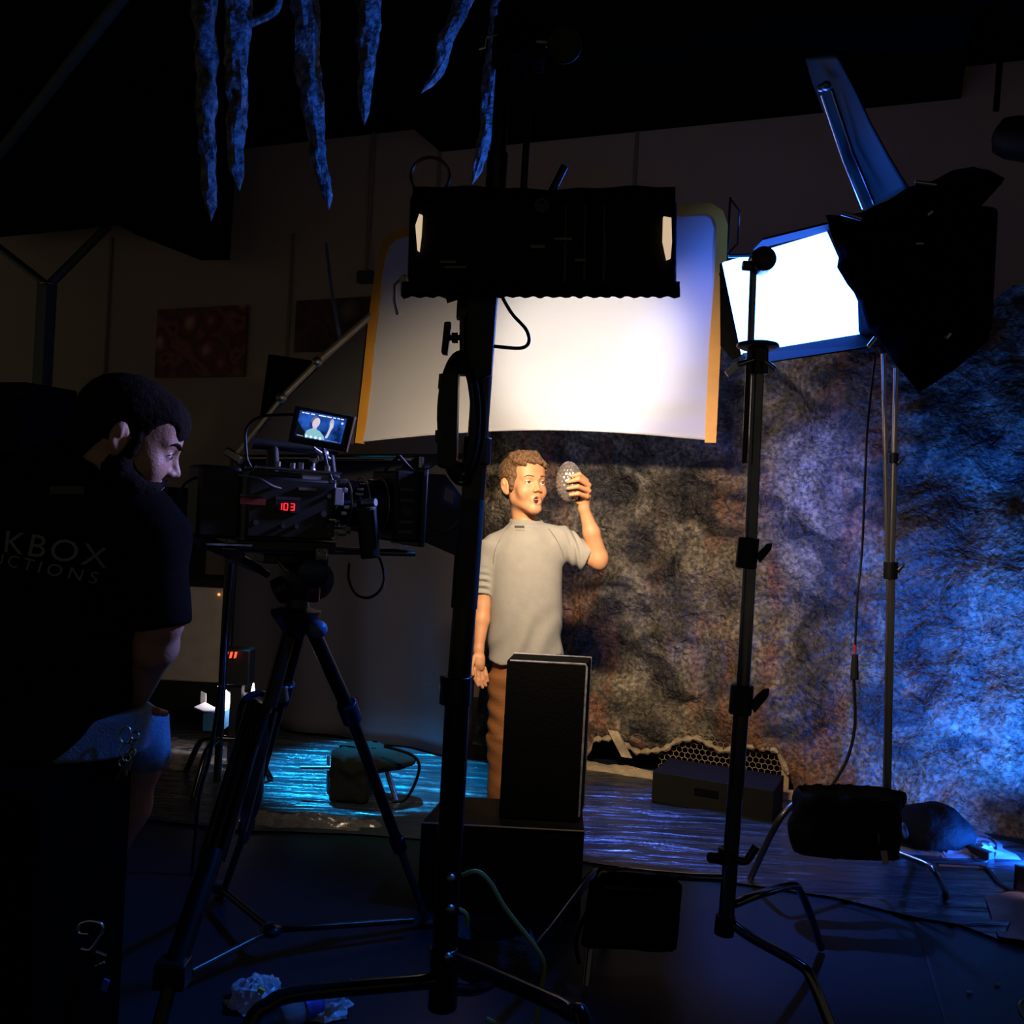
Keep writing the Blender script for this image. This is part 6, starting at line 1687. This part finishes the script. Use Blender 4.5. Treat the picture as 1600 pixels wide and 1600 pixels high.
spoly([(0.20, 0.88), (0.22, 0.72), (0.30, 0.62), (0.40, 0.60), (0.50, 0.66), (0.60, 0.82), (0.64, 0.97), (0.24, 0.97)], 'screen_shirt', emis('s_shirt', (0.25, 0.55, 0.62)), 0.0015)
spoly(sell(0.36, 0.30, 0.085, 0.17), 'screen_hair', emis('s_hair', (0.14, 0.15, 0.20)), 0.0018)
spoly(sell(0.385, 0.37, 0.075, 0.20, rot=0.1), 'screen_face', emis('s_face', (0.72, 0.60, 0.72)), 0.0021)
spoly([(0.34, 0.5), (0.42, 0.52), (0.42, 0.64), (0.33, 0.64)], 'screen_neck', emis('s_neck', (0.5, 0.5, 0.6)), 0.0019)
spoly(sell(0.71, 0.28, 0.045, 0.16), 'screen_egg', emis('s_egg', (0.45, 0.48, 0.62)), 0.0015)
spoly([(0.68, 0.30), (0.75, 0.26), (0.76, 0.42), (0.73, 0.55), (0.70, 0.78), (0.68, 0.88), (0.63, 0.88), (0.66, 0.70), (0.68, 0.50)], 'screen_arm', emis('s_arm', (0.60, 0.62, 0.78)), 0.0018)
SW = emis('s_white', (0.85, 0.92, 1.0))
for a0, a1 in ((0.05, 0.10), (0.115, 0.20), (0.24, 0.32), (0.40, 0.56), (0.58, 0.68), (0.71, 0.77), (0.80, 0.86), (0.88, 0.94)):
    spoly([(a0, 0.045), (a1, 0.05), (a1, 0.09), (a0, 0.085)], 'screen_text', SW, 0.0015)
for a in (0.24, 0.34, 0.44, 0.54): spoly(sell(a, 0.93, 0.028, 0.055, 12), 'screen_button', SW, 0.0024)
spoly(sell(0.93, 0.22, 0.022, 0.045, 10), 'screen_dot', SW, 0.0015)
spoly([(0.04, 0.93), (0.18, 0.94), (0.18, 0.965), (0.04, 0.955)], 'screen_bar', emis('s_grey', (0.35, 0.4, 0.55)), 0.0018)
spoly([(0.64, 0.94), (0.92, 0.95), (0.92, 0.97), (0.64, 0.96)], 'screen_bar', emis('s_grey2', (0.2, 0.25, 0.45)), 0.0018)

# tripod
HD = 2.22
t = thing('camera_tripod', 'black camera tripod with fluid head and long pan handle, carrying the cinema camera', 'tripod', V((P(460, 1000, HD).x, HD, 0)))
hc = P(470, 905, HD)
head = MB().lathe(P(478, 905, HD), (0.75, -0.66, 0), [(0.02, -0.055), (0.042, -0.05), (0.046, -0.03), (0.046, 0.03), (0.042, 0.05), (0.02, 0.055)], 28).build('fluid_head', CAMM, t)
MB().lathe(P(489, 893, HD - 0.05), (0.3, -0.95, 0), [(0.026, 0), (0.034, 0.004), (0.034, 0.03), (0.024, 0.036)], 24).build('drag_dial', BLUEM, t)
MB().lathe(P(489, 928, HD - 0.05), (0, 0, 1), [(0.012, -0.018), (0.016, -0.012), (0.016, 0.014), (0.010, 0.02)], 16).build('level_bubble', mat('violet_bubble', (0.12, 0.03, 0.07), 0.3, 0.5), t)
MB().box(P(455, 872, HD), (0.15, 0.09, 0.022), CRM).build('slide_plate', CAMM, t, bevel=0.003)
MB().cyl(P(432, 925, HD), P(452, 915, HD), 0.03).build('pan_lock', CAMM, t)
MB().tube([P(431, 872, HD - 0.06), P(446, 890, HD - 0.07), P(452, 893, HD - 0.07)], 0.005).build('tilt_lock', STEEL, t)
MB().lathe(P(462, 962, HD), (0, 0, 1), [(0.02, -0.05), (0.040, -0.02), (0.055, 0.0), (0.058, 0.012), (0.03, 0.02), (0.028, 0.04)], 28).build('bowl', CAMM, t)
MB().tube([P(418, 898, HD - 0.02), P(372, 868, HD - 0.08)], 0.0085).build('pan_handle', BLUEM, t)
MB().tube([P(376, 870, HD - 0.075), P(306, 840, HD - 0.16)], 0.015, 14).build('handle_sleeve', mat('handle_grey', (0.10, 0.09, 0.12), 0.4), t)
VIO = mat('violet_ring', (0.35, 0.06, 0.20), 0.35)
MB().cyl(P(309, 841, HD - 0.157), P(303, 838, HD - 0.165), 0.0165).build('end_ring', VIO, t)
MB().cyl(P(372, 868, HD - 0.08), P(368, 866, HD - 0.085), 0.0165).build('middle_ring', VIO, t)
MB().tube([P(372, 880, HD - 0.05), P(412, 896, HD - 0.03)], 0.0045).build('second_rod', STEEL, t)
LEGM = mat('tripod_leg_black', (0.006, 0.006, 0.006), 0.28, spec=0.35)
LEGS = mat('tripod_leg_grey', (0.16, 0.15, 0.13), 0.3, 0.9)
# right leg
def tleg(a, k1, k2, b, r_):
    """a hip, k1 and k2 joints, b foot"""
    lg = MB().cyl(a, k1, r_).build('leg', LEGM, t)
    MB().cyl(k1, k2, r_ * 0.85).build('lower_tube', LEGM, lg)
    MB().cyl(k2, b, r_ * 0.62).build('lower_tube', LEGS, lg)
    d_ = (k2 - k1).normalized()
    MB().cyl(k1 - d_ * 0.03, k1 + d_ * 0.03, r_ * 1.45).build('leg_clamp', BLUEM, lg, bevel=0.003)
    MB().cyl(k2 - d_ * 0.025, k2 + d_ * 0.025, r_ * 1.2).build('leg_clamp', LEGM, lg, bevel=0.003)
    MB().ball(b + V((0, 0, 0.004)), (0.022, 0.022, 0.012)).build('foot', RUBBER, lg)
    return lg
foot_r = PF(668, 1442, 0.012)
tleg(P(484, 975, HD), P(546, 1112, HD + 0.12), P(622, 1318, HD + 0.40), foot_r, 0.017)
MB().ball(P(497, 983, HD - 0.03), (0.022, 0.02, 0.02)).build('hip_cap', mat('blue_cap', (0.10, 0.16, 0.28), 0.4), t)
# left front leg (twin tubes): hip -> out of frame at lower left
fl = P(225, 1640, 1.72)
flf = P(440, 985, HD) + (fl - P(440, 985, HD)) * 1.0
flf = V((fl.x - 0.02, fl.y - 0.02, 0.012))
lg = MB().cyl(P(452, 985, HD), P(420, 1105, HD - 0.05), 0.017).build('leg', LEGM, t)
for dx in (-14, 0, 14):
    MB().cyl(P(405 + dx, 1100, HD - 0.05), P(330 + dx, 1345, HD - 0.20), 0.0095).build('upper_tube', LEGM, lg)
MB().cyl(P(402, 1165, HD - 0.12), P(352, 1345, HD - 0.26), 0.003).build('edge_line', LEGS, lg)
MB().cyl(P(432, 1112, HD - 0.10), P(384, 1300, HD - 0.22), 0.003).build('edge_line', LEGS, lg)
MB().cyl(P(334, 1330, HD - 0.20), P(270, 1520, HD - 0.38), 0.022).build('middle_tube', LEGM, lg)
MB().cyl(P(272, 1515, HD - 0.38), flf, 0.014).build('lower_tube', LEGM, lg)
MB().box(P(270, 1520, HD - 0.38), (0.06, 0.05, 0.05)).build('leg_clamp', LEGM, lg, bevel=0.004)
MB().ball(flf, (0.022, 0.022, 0.012)).build('foot', RUBBER, lg)
# third leg with a dark padded bag slung on it
lg = tleg(P(468, 985, HD + 0.02), P(442, 1082, HD + 0.10), P(385, 1290, HD + 0.25), PF(345, 1405, 0.012), 0.016)
MB().box(P(441, 1083, HD + 0.08), (0.03, 0.04, 0.04)).build('leg_lock', STEEL, lg, bevel=0.004)
# floor spreader
sp = P(424, 1453, 2.55); sp = PF(424, 1453, 0.08)
MB().ball(sp, (0.030, 0.030, 0.018)).build('spreader_hub', BLUEM, t)
MB().tube([sp, PF(300, 1517, 0.05)], 0.008).build('spreader_arm', LEGS, t)
MB().tube([sp, PF(345, 1388, 0.06)], 0.010).build('spreader_arm', LEGM, t)
MB().tube([sp, PF(645, 1438, 0.05)], 0.009).build('spreader_arm', LEGM, t)
MB().box(PF(345, 1386, 0.06), (0.04, 0.04, 0.03)).build('spreader_clamp', BLUEM, t, bevel=0.005)
# padded bag / coat hanging on the tripod
s = SDF(P(300, 1420, 2.0), P(460, 1060, 2.6), 0.009)
s.cone(q(392, 1120, 2.35), q(362, 1240, 2.38), 0.055, 0.070, 0.03)
s.cone(q(362, 1240, 2.38), q(350, 1330, 2.40), 0.070, 0.060, 0.03)
s.displace(lambda X: 0.006 * sn(X, 32, 3.0, (1, 1, 0.4)))
t3 = thing('padded_bag', 'black shiny padded bag slung inside the left legs of the tripod', 'bag', P(352, 1390, 2.38))
s.build('bag', mat('shiny_black_nylon', (0.008, 0.008, 0.010), 0.28, spec=0.7, bump=0.4, bscale=25), t3)
MB().tube([P(372, 1165, 2.28), P(376, 1110, 2.28), P(388, 1088, 2.30), P(410, 1084, 2.32), P(425, 1092, 2.34)], 0.008, 8, smooth=6).build('strap', mat('glossy_strap', (0.02, 0.02, 0.03), 0.15, spec=0.9), t3)
for _o in bpy.data.objects:
    if '_o' in _o: del _o['_o']
